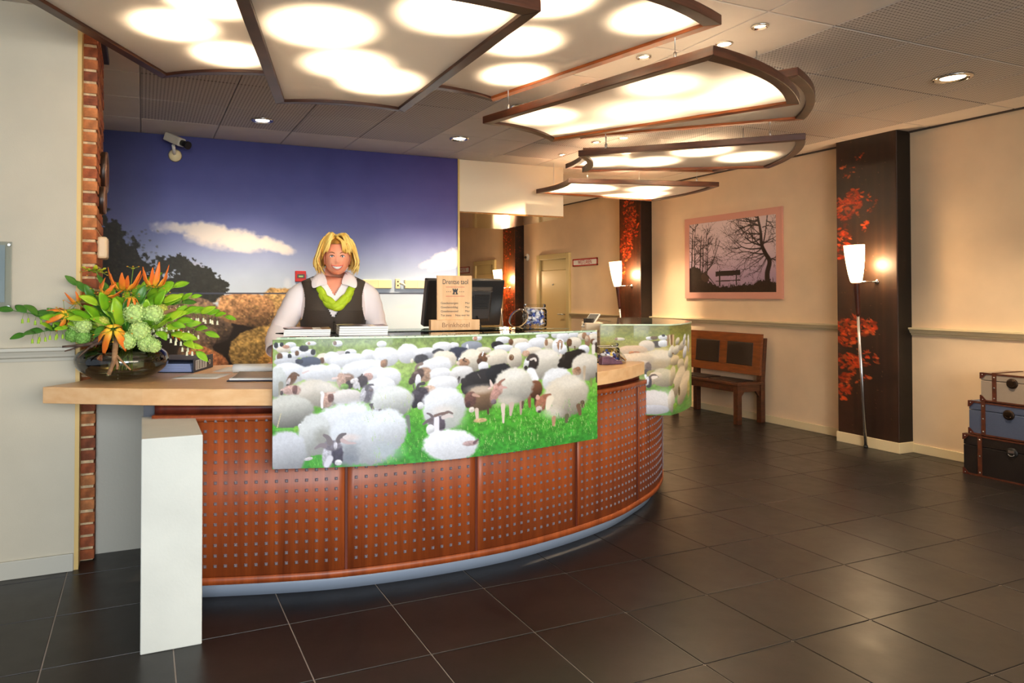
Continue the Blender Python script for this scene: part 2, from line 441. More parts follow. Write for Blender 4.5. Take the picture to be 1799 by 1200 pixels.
# ------------------------------------------------------------------ walls
struct('wall_right', MB().box(6.062, 6.2, -3, 14.2, 0, ZC+.012), M_WALL)
struct('wall_back', MB().box(2.9, 6.2, 14.0, 14.2, 0, ZC), M_WALL)
wm = struct('wall_mural', MB().box(-1.7, 2.985, 6.447, 6.6, 0, ZC), M_WALLG)
struct('wall_corridor', MB().box(2.8, 2.985, 6.6, 14, 0, ZC), M_WALL)
struct('trim_2', MB().box(2.985, 3.004, 6.43, 6.6, 0, ZC), M_YEL, bev=.002)
struct('wall_left', MB().box(-3.2, -.302, 3.79, 3.872, 0, ZC), M_WALLG)
struct('trim_3', MB().box(-.302, -.283, 3.792, 3.9, 0, ZC), M_YEL)
struct('wall_side', MB().box(-1.7, -1.55, 3.9, 6.447, 0, ZC), M_WALLG)
# dado rails and baseboards
def rail(name, m, axis, c, a, b, sgn, z=1.06):
    prof = [(0, 0), (.052, 0), (.052, -.014), (.043, -.020), (.034, -.034), (.030, -.044), (.016, -.052), (.012, -.066), (0, -.066)]
    bm = MB(); n = len(prof)
    if axis == 'y': v = [(c+sgn*p, t, z+q) for t in (a, b) for p, q in prof]
    else: v = [(t, c+sgn*p, z+q) for t in (a, b) for p, q in prof]
    f = [(i, (i+1) % n, n+(i+1) % n, n+i) for i in range(n)]+[tuple(range(n)), tuple(range(n, 2*n))]
    bm.add(v, f); o = struct(name, bm, m)
    b2 = bmesh.new(); b2.from_mesh(o.data); bmesh.ops.recalc_face_normals(b2, faces=b2.faces); b2.to_mesh(o.data); b2.free()
    return o
for k, (a, b) in enumerate([(-3, 3.93), (4.41, 7.12), (7.55, 8.94), (9.9, 10.36), (10.79, 11.3), (12.3, 14)]):
    rail('trim_%d' % (4+k), M_TRIM, 'y', 6.062, a, b, -1)
for k, (a, b) in enumerate([(-3, 3.87), (4.43, 7.11), (7.56, 8.93), (9.9, 10.35), (10.8, 11.3), (12.3, 14)]):
    struct('baseboard_right' if k == 0 else 'baseboard_right.%03d' % k, MB().box(6.046, 6.062, a, b, 0, .075), M_TRIM, bev=.003)
rail('trim_10', M_TRIMG, 'x', 3.79, -3.2, -.302, -1, 1.088)
struct('baseboard_left', MB().box(-3.2, -.304, 3.776, 3.79, 0, .085), M_TRIMG, bev=.003)

# brick pier: bricks one by one on a mortar core
pier = struct('wall_brick', MB().box(-.52, -.226, 3.908, 4.52, 0, ZC), mat('mortar', (224, 198, 156), .9, var=.15, scale=40, bump=.4, bscale=140))
M_BR = []
for k, c in enumerate([(176, 104, 60), (156, 84, 48), (190, 122, 74), (140, 78, 52), (166, 90, 56)]):
    M_BR.append(mat('brick_%d' % k, c, .85, var=.22, scale=26, bump=.35, bscale=90))
def brick_mb(lx, ly, h=.049):
    return MB().box(-lx/2, lx/2, -ly/2, ly/2, -h/2, h/2)
bc = {}
rb = random.Random(3)
for c in range(45):
    z = .029+c*.0622
    if z+.025 > ZC: break
    long_front = c % 2
    run = [('f', -.3725, .31, .1)] if long_front else [('f', -.3475, .26, .21)]
    segs = []
    if long_front: segs = [(-.3745, 3.95, .311, .1), (-.27, 4.111, .1, .21), (-.27, 4.331, .1, .21), (-.27, 4.478, .1, .07)]
    else: segs = [(-.27, 4.004, .1, .21), (-.424, 3.95, .19, .1), (-.27, 4.224, .1, .21), (-.27, 4.424, .1, .17)]
    for (x, y, lx, ly) in segs:
        mi = rb.randrange(5); key = (lx, ly, mi)
        if key not in bc: bc[key] = obj('brick', brick_mb(lx, ly), M_BR[mi], pier, bev=.004); o = bc[key]
        else: o = bc[key].copy(); COL.objects.link(o)
        o.location = (x+rb.uniform(-.001, .0025), y+rb.uniform(-.002, .0015), z+rb.uniform(-.0015, .0015)); o.rotation_euler = (rb.uniform(-.006, .006), 0, rb.uniform(-.004, .004))

# dropped box over the passage beside the mural
struct('trim_11', MB().box(3.004, 4.272, 6.45, 7.85, 2.2, ZC), mat('box_paint', (244, 228, 198), .6))
struct('trim_12', MB().box(3.004, 4.274, 6.448, 7.855, 2.183, 2.2), mat('soffit_lacquer', (150, 105, 60), .16, spec=.6, coat=.4))

# ------------------------------------------------------------------ doors in the right wall
def door(name, y0, y1):
    d = struct(name, MB().box(6.056, 6.061, y0, y1, 0, 1.985), M_DOOR)
    w = .085
    for a, b, z0, z1 in [(y0, y0+w, 0, 1.985), (y1-w, y1, 0, 1.985), (y0+w, y1-w, 1.9, 1.985)]:
        obj('door_frame', MB().box(6.02, 6.058, a, b, z0, z1), M_DOOR, d, bev=.006)
    obj('transom_panel', MB().box(6.048, 6.058, y0+w+.01, y1-w-.01, 1.73, 1.9), M_DOOR, d, bev=.004)
    obj('door_leaf', MB().box(6.040, 6.057, y0+w+.006, y1-w-.006, .01, 1.72), mat('door_leaf_paint', (216, 190, 135), .4), d, bev=.004)
    h = obj('door_handle', MB().tube([(6.04, y0+w+.06, 1.03), (5.985, y0+w+.06, 1.03), (5.985, y0+w+.17, 1.03)], .009), M_STEEL, d)
    obj('peephole', MB().lathe([(0, .012), (.012, .008), (.015, 0)], (6.04, (y0+y1)/2, 1.5), 12, M=Matrix.Rotation(R(-90), 3, 'Y')), M_STEEL, d)
    return d
door('door_1', 8.945, 9.89); door('door_2', 11.37, 12.25)

# ------------------------------------------------------------------ the mural: sky, clouds, trees and boulders
def px(X): return 213+202*(X-.0)       # print units: about 200 to the metre along, downwards from the top
cv = Canvas(520, 340, -.9, 2.985, -2.737, -.45, seed=11)
Z = -cv.Y[:, None]; Xg = cv.X[None, :]
def ramp(z, stops):
    zs = [s[0] for s in stops]; return np.stack([np.interp(z, zs, [s[1][k] for s in stops]) for k in range(3)], -1)
sky = ramp(Z+0*Xg, [(1.15, (196, 212, 226)), (1.5, (172, 188, 214)), (1.75, (140, 152, 196)), (2.0, (104, 112, 172)), (2.35, (66, 70, 136)), (2.737, (46, 48, 112))])
purple = np.clip((Xg-1.6)/1.6, 0, 1)*np.clip((Z-1.6)/.7, 0, 1); sky = sky*(1-.30*purple[..., None])+np.array((140, 100, 160))*.30*purple[..., None]
dk = np.clip((-.0-Xg)/.9+.25, 0, .45)[..., None]*np.clip((Z-1.2), 0, 1)[..., None]; sky *= 1-.5*dk
cv.a = sky+(cv.n2[..., None]*10)
B = lambda x, z, rx, ry, rgb, ang=0, **k: cv.blob(x, -z, rx, ry, ang, rgb, **k)
for x, z, rx, ry, al in [(.22, 1.93, .12, .045, .5), (.32, 1.91, .14, .05, .75), (.46, 1.91, .18, .06, .85), (.56, 1.93, .12, .06, .9), (.47, 1.84, .16, .05, .6), (.62, 1.88, .14, .065, .9), (.75, 1.86, .16, .06, .9), (.60, 1.78, .12, .035, .45), (.86, 1.81, .17, .055, .9), (.99, 1.80, .15, .05, .9), (1.11, 1.775, .13, .04, .8), (1.22, 1.75, .10, .03, .6), (.9, 1.75, .14, .03, .6)]:
    cv.blob(x, -z, rx, ry, 6, (242, 232, 224), fuzz=.7, soft=.75, alpha=al, rough2=1.6)
for x, z, rx, ry, al in [(2.70, 1.655, .14, .04, .8), (2.83, 1.69, .16, .07, .9), (2.93, 1.73, .12, .06, .85), (2.85, 1.63, .2, .03, .7)]:
    cv.blob(x, -z, rx, ry, -14, (246, 238, 236), fuzz=.7, soft=.6, alpha=al, rough2=1.4)
cv.blob(.43, -1.56, .10, .05, 20, (190, 186, 204), fuzz=.5, soft=.9, alpha=.7); cv.blob(2.42, -1.22, .1, .02, 0, (225, 214, 220), soft=1, alpha=.6); cv.blob(1.24, -1.44, .03, .05, 0, (214, 218, 230), soft=1, alpha=.5)
g = np.random.default_rng(5)
DK = (30, 30, 26)
for x, z, r in [(-.5, 1.8, .28), (-.33, 1.75, .2), (-.28, 1.84, .1), (-.2, 1.62, .18), (-.1, 1.55, .16), (-.3, 1.4, .3), (0, 1.42, .12), (.05, 1.3, .2), (.2, 1.25, .15), (-.55, 1.3, .4)]:
    cv.blob(x, -z, r, r, 0, DK, fuzz=.9, soft=.1, rough2=1.0, fur=.5)
for x, z, r in [(.15, 1.62, .05), (.2, 1.58, .09), (.28, 1.6, .09), (.33, 1.56, .12), (.42, 1.5, .12), (.5, 1.45, .1), (.58, 1.42, .08), (.3, 1.42, .2), (.5, 1.36, .14), (.66, 1.42, .05), (.63, 1.37, .08)]:
    cv.blob(x, -z, r, r*.9, 0, (36, 38, 34), fuzz=1.0, soft=.1, rough2=1.1, fur=.6)
for k in range(520):
    x, z, r = [(-.28, 1.84, .13), (-.2, 1.64, .2), (-.08, 1.55, .18), (.0, 1.42, .14), (.06, 1.36, .16), (.15, 1.6, .08), (.26, 1.58, .12), (.36, 1.55, .13), (.46, 1.49, .12), (.56, 1.44, .1), (.64, 1.41, .07)][k % 11]
    a = g.uniform(0, 6.28); q = r*g.uniform(.75, 1.12); cv.blob(x+q*math.cos(a), -(z+q*math.sin(a)*.85), g.uniform(.006, .02), g.uniform(.005, .012), g.uniform(0, 180), (34, 35, 30), fuzz=.6, soft=.3)
cv.stroke([(.33, -1.58), (.335, -1.66), (.30, -1.70)], .014, .008, (40, 40, 36))
for k in range(260):
    x, z = g.uniform(-.6, .12), g.uniform(1.2, 1.9); cv.blob(x, -z, .012, .008, g.uniform(0, 180), (62, 62, 44), alpha=.35, soft=.5)
cv.a[(-cv.Y < 1.13)[:, None] & (cv.X > -9)[None, :] & (cv.X < 1.16)[None, :]] = (26, 17, 13)
cv.a[(-cv.Y < 1.32)[:, None] & (cv.X < .45)[None, :]] = (30, 22, 18)
def rock(x, z, rx, ry, ang, rgb, dark=.55):
    cv.blob(x, -z, rx, ry, ang, rgb, fuzz=.14, soft=.05, shade=dark, fur=.75, rough2=.35, pw=2.5)
rock(.42, 1.12, .36, .2, 18, (128, 104, 86), .6)
rock(1.22, 1.17, .22, .24, 0, (176, 142, 92), .45)
rock(.86, 1.2, .27, .155, 8, (186, 140, 98), .62)
rock(.5, .93, .1, .14, 30, (120, 98, 84)); rock(.44, .80, .16, .12, 0, (96, 76, 62))
rock(.52, .70, .2, .16, 20, (176, 112, 76), .5)
rock(.98, .80, .265, .24, -6, (160, 132, 78), .6); rock(1.13, .71, .16, .12, -20, (164, 124, 64), .6)
for k in range(900):
    x, z = g.uniform(.2, 1.3), g.uniform(.55, 1.32)
    j, i = min(int((-z-cv.y0)/(cv.y1-cv.y0)*cv.h), cv.h-1), min(int((x-cv.x0)/(cv.x1-cv.x0)*cv.w), cv.w-1)
    if cv.a[j, i].sum() > 150: cv.blob(x, -z, g.uniform(.004, .014), g.uniform(.003, .008), g.uniform(0, 180), [(86, 62, 34), (214, 176, 110), (120, 106, 60)][k % 3], alpha=.4, soft=.6)
cv.blob(.62, -.68, .022, .02, 0, (200, 150, 30))
cv.a[np.abs(-cv.Y-1.351) < .0045] = (60, 66, 88)      # joint between two lengths of mural paper
Vm = np.stack(np.broadcast_arrays(cv.X[None, :], np.full((1, 1), 6.4435), -cv.Y[:, None]), -1)
print_sheet('mural_print', cv, np.array(Vm), mat_print('mural_paper', .55), wm)

# ------------------------------------------------------------------ pilasters with autumn prints
def leafy(cvs, clusters, g, cols):
    for x, y, rx, ry, n, s in clusters:
        for k in range(n):
            a, r = g.uniform(0, 6.28), math.sqrt(g.uniform(0, 1)); c = cols[g.integers(len(cols))]
            X, Y = x+rx*r*math.cos(a), y+ry*r*math.sin(a); q = s*g.uniform(.5, 1.3); f = g.uniform(.45, 1.0)
            cvs.blob(X, Y, q, q*g.uniform(.3, .55), g.uniform(-50, 50), np.array(c)*f, fuzz=.5, soft=.3, alpha=.85)
def pilaster(name, y0, y1, clusters, bg, seed, soft_tints=None):
    x0 = 5.885
    o = struct(name, MB().box(x0, 6.061, y0, y1, .09, ZC), mat('pilaster_dark', (38, 24, 18), .5), bev=.002)
    obj('pilaster_plinth', MB().box(x0-.014, 6.061, y0-.012, y1+.012, 0, .09), M_TRIM, o, bev=.003)
    W, Hh = y1-y0, ZC-.09
    c = Canvas(110, 460, 0, W+.176, 0, Hh, bg, seed)
    c.a *= (1+.7*c.n2[..., None]); g = np.random.default_rng(seed)
    for q in soft_tints or []: c.blob(*q[:4], 0, q[4], fuzz=1.2, soft=1.2, alpha=q[5], rough2=1.5)  # broad soft-edged colour patches under the leaves
    for k in range(5): c.blob(W*(.3+.14*k), Hh*.5, .02+.01*k % .03, Hh*.7, 0, np.array(bg)*.55, fuzz=.3, soft=.8, alpha=.45)
    leafy(c, clusters, g, [(232, 84, 26), (214, 62, 18), (240, 110, 50), (170, 50, 16)])
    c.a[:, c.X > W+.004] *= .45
    for k in range(70): c.blob(g.uniform(0, W), g.uniform(0, Hh), .004, .004, 0, (150, 100, 70), alpha=.5)
    P = [(x0-.002, y1-t, ) if t <= W else (x0-.002+(t-W), y0-.002) for t in c.X]
    V = np.array([[(p[0], p[1], ZC-yy) for p in P] for yy in c.Y])
    print_sheet('autumn_print', c, V, mat_print('autumn_print_%d' % seed, .5), o)
    return o
pilaster('column_1', 3.862, 4.41, [(.10, .60, .13, .12, 90, .024), (.07, .95, .07, .2, 60, .022), (.17, .52, .09, .07, 50, .02), (.28, .80, .05, .05, 16, .018), (.10, .28, .08, .06, 14, .016), (.22, .16, .05, .04, 10, .014),
    (.17, 1.68, .2, .09, 120, .026), (.08, 1.80, .1, .07, 50, .024), (.10, 2.0, .1, .08, 70, .024), (.24, 1.96, .14, .08, 40, .02), (.05, 2.22, .07, .13, 60, .024), (.16, 2.12, .14, .06, 30, .02), (.33, .6, .06, .1, 14, .014)], (44, 24, 14), 21, [(.3, 1.0, .2, .6, (58, 40, 20), .5)])
pilaster('column_2', 7.12, 7.545, [(.2, .35, .12, .35, 190, .024), (.14, .75, .12, .2, 120, .024), (.3, .5, .1, .25, 60, .02), (.06, 1.1, .06, .12, 40, .02), (.2, 2.0, .16, .3, 60, .02), (.36, 2.1, .05, .12, 30, .022)], (54, 28, 14), 33, [(.2, .5, .2, .5, (150, 60, 20), .5), (.2, 2.0, .3, .4, (120, 44, 14), .5)])
pilaster('column_3', 10.36, 10.785, [(.15, .5, .15, .3, 70, .02), (.2, 1.5, .2, .35, 140, .026), (.2, 1.9, .18, .25, 80, .024), (.5, .8, .09, .6, 50, .02)], (70, 36, 16), 45, [(.2, 1.6, .25, .5, (190, 80, 26), .7), (.2, .6, .2, .5, (120, 66, 24), .6)])

# ------------------------------------------------------------------ the fan of hanging light panels with halogen spots above
M_FR = mat('brown_stained_wood', (78, 42, 25), .4, var=.25, scale=6, stretch=(1, 1, 12), coat=.15)
M_FRLIT = mat('lamplit_brown_wood', (176, 92, 38), .35, var=.25, scale=6, stretch=(1, 1, 12), coat=.2)  # brown wood again, orange lamplight on the side rails put into the colour
def mat_diff():
    m = bpy.data.materials.new('opal_diffuser'); m.use_nodes = True; nt = m.node_tree; nt.nodes.remove(nt.nodes['Principled BSDF'])
    t = nt.nodes.new('ShaderNodeBsdfTranslucent'); t.inputs[0].default_value = (.86, .80, .72, 1)
    d = nt.nodes.new('ShaderNodeBsdfDiffuse'); d.inputs[0].default_value = (.85, .80, .74, 1)
    g = nt.nodes.new('ShaderNodeBsdfGlossy'); g.inputs['Roughness'].default_value = .12
    m1 = nt.nodes.new('ShaderNodeMixShader'); m1.inputs[0].default_value = .48
    m2 = nt.nodes.new('ShaderNodeMixShader'); m2.inputs[0].default_value = .04
    nt.links.new(t.outputs[0], m1.inputs[1]); nt.links.new(d.outputs[0], m1.inputs[2])
    nt.links.new(m1.outputs[0], m2.inputs[1]); nt.links.new(g.outputs[0], m2.inputs[2]); nt.links.new(m2.outputs[0], nt.nodes['Material Output'].inputs[0])
    return m
M_DIFF = mat_diff()
FC = np.array((1.39, 6.17))
def emis(name, rgb, s):
    m = bpy.data.materials.new(name); m.use_nodes = True; b = m.node_tree.nodes['Principled BSDF']
    b.inputs['Base Color'].default_value = L3(rgb); b.inputs['Emission Color'].default_value = L3(rgb); b.inputs['Emission Strength'].default_value = s
    return m
M_BULB = emis('halogen_bulb', (255, 236, 205), 9)
SPOT_W, SPOT_C = 25, (1.0, .77, .51)
def downlight(x, y, rad, label, energy, warm=SPOT_C, cone=110, group=None, bulb=M_BULB):
    t = thing('ceiling_downlight', (x, y, ZC), label, 'ceiling light', group)
    obj('trim_ring', MB().lathe([(rad*.80, -.002), (rad*.84, -.012), (rad, -.010), (rad*1.06, -.001), (rad*.8, -.001)], (x, y, ZC), 28, close=True), M_CHROME, t)
    obj('reflector', MB().lathe([(rad*.80, -.003), (rad*.62, .004), (rad*.5, .006)], (x, y, ZC-.006), 24, close=True), M_CHROME, t)
    obj('bulb', MB().lathe([(0, -.004), (rad*.4, -.0035), (rad*.78, -.001)], (x, y, ZC-.001), 24), bulb, t)
    if energy: lamp('SPOT', 'downlight_lamp', (x, y, ZC-.02), energy, warm, target=(x, y, 0), spot_size=R(cone), spot_blend=.8, shadow_soft_size=rad*.5)
    return t
def panel(theta, z, label, short, spots, half_in=8.7, ri=2.39, ro=3.92, wi=.365, wo=.565):
    th = R(theta); u = np.array((math.cos(th), math.sin(th))); n = np.array((-u[1], u[0]))
    def arc(rm, hw, sag, k=13, ins=0):
        hw2 = hw; t = np.linspace(-1, 1, k)
        return [FC+u*(rm+sag*(1-q*q))+n*hw2*q for q in t]
    c = FC+u*(ri+ro)/2
    T_ = thing('hanging_light_panel', (c[0], c[1], z), label, 'ceiling lamp', 'fan of hanging light panels over the counter')
    fw, fh = .052, .046
    IN, OU = arc(ri, wi, .055), arc(ro, wo, .075)
    def inset(d):
        k = d*1.02; si = (wo-wi)/(ro-ri)
        return arc(ri+d, wi+si*d-k, .055), arc(ro-d, wo-si*d-k, .075)
    IN2, OU2 = inset(fw); IN3, OU3 = inset(fw-.012)
    obj('inner_rail', MB().band(IN[::-1], IN2[::-1], z, z+fh), M_FR, T_, bev=.003)
    obj('outer_rail', MB().band(OU, OU2, z, z+fh), M_FR, T_, bev=.003)
    for s in (0, -1):
        q = [IN[s], OU[s], OU2[s], IN2[s]]; obj('side_rail', MB().prism([tuple(p) for p in q], z, z+fh), M_FRLIT if s == -1 and theta > -90 else M_FR, T_, bev=.003)
    G = []
    for a, b in zip(IN3, OU3): G.append([(*(a+(b-a)*t), z+.016) for t in np.linspace(0, 1, 6)])
    obj('diffuser', MB().sheet(G), M_DIFF, T_)
    for s, rr in [(-.9, .12), (.9, .12), (-.9, .85), (.9, .85)]:
        r = ri+(ro-ri)*rr; hw = wi+(wo-wi)*rr; p = FC+u*(r+.02)+n*hw*s*1.04
        bmw = MB().tube([(p[0], p[1], z+fh), (p[0], p[1], ZC)], .0022, 6); obj('wire', bmw, M_STEEL, T_)
        obj('ferrule', MB().tube([(p[0], p[1], z+fh-.002), (p[0], p[1], z+fh+.035)], .007, 8), M_STEEL, T_)
    for (r, s, e) in spots:
        p = np.array((r, s)); zl = ZC-.012
        lamp('SPOT', 'halogen_spot', (p[0], p[1], zl), SPOT_W*e, SPOT_C, target=(p[0], p[1], 0), spot_size=R(2*math.degrees(math.atan(.30/(zl-z)))), spot_blend=1.0, shadow_soft_size=.02)
        t = thing('halogen_spot', (p[0], p[1], ZC), {0: 'innermost', 1: 'second', 2: 'third', 3: 'outermost'}[spots.index((r, s, e))]+' halogen spot above the '+short, 'spotlight', 'halogen spots hidden above the light panels')
        obj('spot_ring', MB().lathe([(.036, 0), (.038, -.006), (.046, -.004), (.048, 0)], (p[0], p[1], ZC), 18, close=True), M_CHROME, t)
        obj('spot_bulb', MB().lathe([(0, -.004), (.034, -.001)], (p[0], p[1], ZC-.001), 16), M_BULB, t)
    return T_
LO, HI = 2.40, 2.55
S4 = [(2.78, -.42, 1), (2.95, .48, 1), (3.42, .30, 1), (3.52, -.5, 1)]
panel(-98.5, LO, 'lower hanging light panel nearest the camera, pointing straight down the picture', 'big front diffuser', [(.66, 2.729, 1.3), (.877, 3.118, .8), (1.103, 3.31, 1.1), (1.094, 2.38, 1.3)])
panel(-68.2, LO, 'broad lower hanging light panel whose bowed end points at the long pilaster', 'broad bowed diffuser', [(2.225, 3.581, .8), (2.45, 2.80, .45), (2.98, 2.90, .35)])
panel(-37.2, LO, 'lower hanging light panel with bowed ends, directly above the tree picture', 'diffuser over the tree picture', [(3.43, 4.62, 1), (3.80, 4.46, 1), (3.86, 3.98, 1.1), (4.35, 4.02, 1)])
panel(-6.7, LO, 'lowest looking hanging light panel, flat and smallest, beside the white dropped box', 'flat diffuser by the white box', [(4.25, 5.84, 1), (4.75, 5.63, 1), (4.98, 5.92, 1)])
panel(-113.8, HI, 'upper hanging light panel at far left, beside the brick pier', 'diffuser by the brick pier', [(.123, 3.343, 1), (.407, 3.636, 1), (.265, 2.989, 1.2)])
panel(-83.6, HI, 'upper hanging light panel tucked between the two biggest lower panels', 'diffuser behind the front one', [(1.911, 3.359, 1), (1.686, 2.908, 1.1), (2.089, 2.421, 1.2), (1.547, 2.434, 1.2)])
panel(-52.6, HI, 'upper hanging light panel mostly hidden behind the broad lower one', 'diffuser hidden by the broad one', [(3.2, 3.85, .7), (3.55, 3.35, .7)])
panel(-22.0, HI, 'upper hanging light panel peeping out behind the one above the picture', 'hidden diffuser over the tree picture', [(3.95, 5.0, 1), (4.55, 5.0, 1)])
DLG = 'ceiling downlights'
downlight(.876, 5.602, .085, 'round ceiling downlight over the blue sky mural', 70, group=DLG)
downlight(2.603, 5.579, .085, 'round ceiling downlight in front of the top corner where mural meets white box', 80, group=DLG)
downlight(2.592, 4.448, .085, 'large ceiling downlight partly behind the broad light panel\'s pointed corner', 22, group=DLG)
downlight(4.796, 2.783, .105, 'large lone ceiling downlight among perforated boards above the right wall', 80, group=DLG)
for (x, y), l in zip([(2.946, 2.629), (2.70, 3.233), (2.719, 3.822), (3.846, 5.82), (3.813, 5.223), (4.674, 4.837)],
    ['small chrome ceiling spot out in the open above the bowed panel end', 'small ceiling spot just below the long edge of the upper panel', 'small ceiling spot between the big downlight and the broad panel', 'small ceiling spot right above the front of the white box', 'small ceiling spot glimpsed between two stacked panels, nearer the white box', 'small ceiling spot glimpsed between two stacked panels, nearer the right wall']):
    downlight(x, y, .042, l, 9 if x < 3 else 105, group='small ceiling spots', cone=124)
# lamps of the corridor and of the parts of the room outside the frame
for x, y, e in [(4.9, 9.0, 22), (4.6, 11.5, 20), (1.6, .2, 30)]:
    lamp('SPOT', 'downlight_lamp', (x, y, ZC-.02), e, (1.0, .80, .54), target=(x, y, 0), spot_size=R(130), spot_blend=.8, shadow_soft_size=.06)
downlight(4.95, 6.25, .085, 'added ceiling downlight out of sight above the flat lowest panel', 150, group=DLG)  # no visible fixture here: lamp and ring added to brighten the right wall
bm = MB().box(-.255, -.19, 4.08, 4.50, ZC-.035, ZC); tag(obj('ceiling_vent', bm, M_BLACK, bev=.004), 'narrow black ceiling slot vent beside the brick pier', 'diffuser by the brick pier', 'vent')

# ------------------------------------------------------------------ reception counter: studded wood panels on a curve
def mat_veneer():
    m = bpy.data.materials.new('red_brown_veneer'); m.use_nodes = True; nt = m.node_tree; b = nt.nodes['Principled BSDF']
    g = nt.nodes.new('ShaderNodeNewGeometry'); mp = nt.nodes.new('ShaderNodeMapping'); mp.inputs['Scale'].default_value = (7, 7, .45); nt.links.new(g.outputs['Position'], mp.inputs[0])
    n = nt.nodes.new('ShaderNodeTexNoise'); n.inputs['Scale'].default_value = 2.2; n.inputs['Detail'].default_value = 7; n.inputs['Roughness'].default_value = .65; nt.links.new(mp.outputs[0], n.inputs[0])
    r = nt.nodes.new('ShaderNodeValToRGB'); e = r.color_ramp.elements; e[0].position = .28; e[1].position = .72
    e[0].color = L3((124, 54, 24)); e[1].color = L3((190, 92, 38)); nt.links.new(n.outputs[0], r.inputs[0])
    mp2 = nt.nodes.new('ShaderNodeMapping'); mp2.inputs['Scale'].default_value = (90, 90, 3); nt.links.new(g.outputs['Position'], mp2.inputs[0])
    n2 = nt.nodes.new('ShaderNodeTexNoise'); n2.inputs['Scale'].default_value = 1.4; n2.inputs['Detail'].default_value = 3; nt.links.new(mp2.outputs[0], n2.inputs[0])
    mx = nt.nodes.new('ShaderNodeMix'); mx.data_type = 'RGBA'; mx.blend_type = 'MULTIPLY'; mx.inputs['Factor'].default_value = .35
    nt.links.new(r.outputs[0], mx.inputs['A']); nt.links.new(n2.outputs[0], mx.inputs['B']); nt.links.new(mx.outputs['Result'], b.inputs['Base Color'])
    b.inputs['Roughness'].default_value = .46; b.inputs['Coat Weight'].default_value = .08; b.inputs['Coat Roughness'].default_value = .2
    return m
M_VEN = mat_veneer()
M_VEND = mat('dark_red_wood', (92, 36, 22), .4, var=.2, scale=5, stretch=(6, 6, .6))
M_STUD = mat('grey_stud', (116, 107, 114), .45, 0)
M_KICK = mat('blue_grey_plinth', (128, 140, 158), .42)
M_BEECH = mat('beech_worktop', (240, 196, 144), .4, var=.16, scale=3.0, stretch=(1.2, 9, 9), rgb2=(228, 176, 122), coat=.15)
BODY = spline([(.04, 3.245), (.25, 3.175), (.53, 3.095), (.80, 3.035), (1.1, 3.005), (1.405, 3.0), (1.7, 3.02), (1.99, 3.076), (2.26, 3.15), (2.51, 3.24), (2.75, 3.365), (2.99, 3.51), (3.16, 3.645), (3.31, 3.79), (3.46, 3.97), (3.60, 4.2), (3.70, 4.5), (3.74, 4.9)], 900)
BN = normals(BODY); BS = np.r_[0, np.cumsum(np.linalg.norm(np.diff(BODY, axis=0), axis=1))]
def bat(s, off=0):
    i = np.interp(s, BS, np.arange(len(BS))); i0 = np.clip(i.astype(int), 0, len(BS)-2); f = (i-i0)[:, None]
    return (BODY[i0]*(1-f)+BODY[i0+1]*f)+(BN[i0]*(1-f)+BN[i0+1]*f)*off
seam = [float(np.interp(x, BODY[:, 0], BS)) for x in (.213, .85, 1.49, 2.14, 2.75, 3.25)]
seam = [0]+seam+[seam[-1]+.62, BS[-1]]
CN = thing('reception_counter', (1.6, 3.2, 0), 'curved reddish wooden reception counter with rows of grey studs', 'counter')
ZB, ZT = .075, .815
for a, b in zip(seam[:-1], seam[1:]):
    s = np.linspace(a+.004, b-.004, max(6, int((b-a)/.03)))
    pn = obj('wood_panel', MB().band(bat(s, 0), bat(s, -.03), ZB+.035, ZT-.03, True), M_VEN, CN)
    st = MB()
    n = int(round((b-a-.06)/.0470)); 
    if b-a > .3:
        ss = a+.045+np.arange(n+1)*((b-a-.09)/n); P = bat(ss, .0005); Nn = (bat(ss, 1)-bat(ss, 0))
        for p, nn in zip(P, Nn):
            t = np.array((-nn[1], nn[0])); h = .0070
            for k in range(15):
                z = .155+k*.0452; v = []
                for (i, j, q, o) in [(-1, -1, 1, 0), (1, -1, 1, 0), (1, 1, 1, 0), (-1, 1, 1, 0), (-1, -1, .55, .005), (1, -1, .55, .005), (1, 1, .55, .005), (-1, 1, .55, .005)]:
                    xy = p+t*h*i*q+nn*o; v.append((xy[0], xy[1], z+h*j*q))
                st.add(v, [(4, 5, 6, 7), (0, 1, 5, 4), (1, 2, 6, 5), (2, 3, 7, 6), (3, 0, 4, 7)])
        obj('stud', st, M_STUD, pn, kind='stuff')
    e = np.array([b-.007, b+.007]) if b < BS[-1] else None
    if e is not None: obj('joint_strip', MB().band(bat(e, .003), bat(e, -.02), ZB+.03, ZT-.02), M_VEND, CN, bev=.002)
sa_ = np.linspace(0, BS[-1], 160)
obj('bottom_rail', MB().band(bat(sa_, .004), bat(sa_, -.03), ZB, ZB+.033, True), M_VEN, CN)
obj('top_rail', MB().band(bat(sa_, .004), bat(sa_, -.03), ZT-.028, ZT, True), M_VEN, CN)
obj('frieze', MB().band(bat(sa_, -.035), bat(sa_, -.06), ZT, .857, True), M_VEND, CN)
obj('plinth', MB().band(bat(sa_, -.055), bat(sa_, -.09), 0, ZB, True), M_KICK, CN)
obj('back_board', MB().band(bat(sa_, -.62), bat(sa_, -.64), 0, .857, True), M_VEND, CN)
for s0 in (BS[-1]-.02,):
    s = np.array([s0, s0+.018]); obj('end_panel', MB().band(bat(s, -.03), bat(s, -.62), ZB, .857), M_VEND, CN)

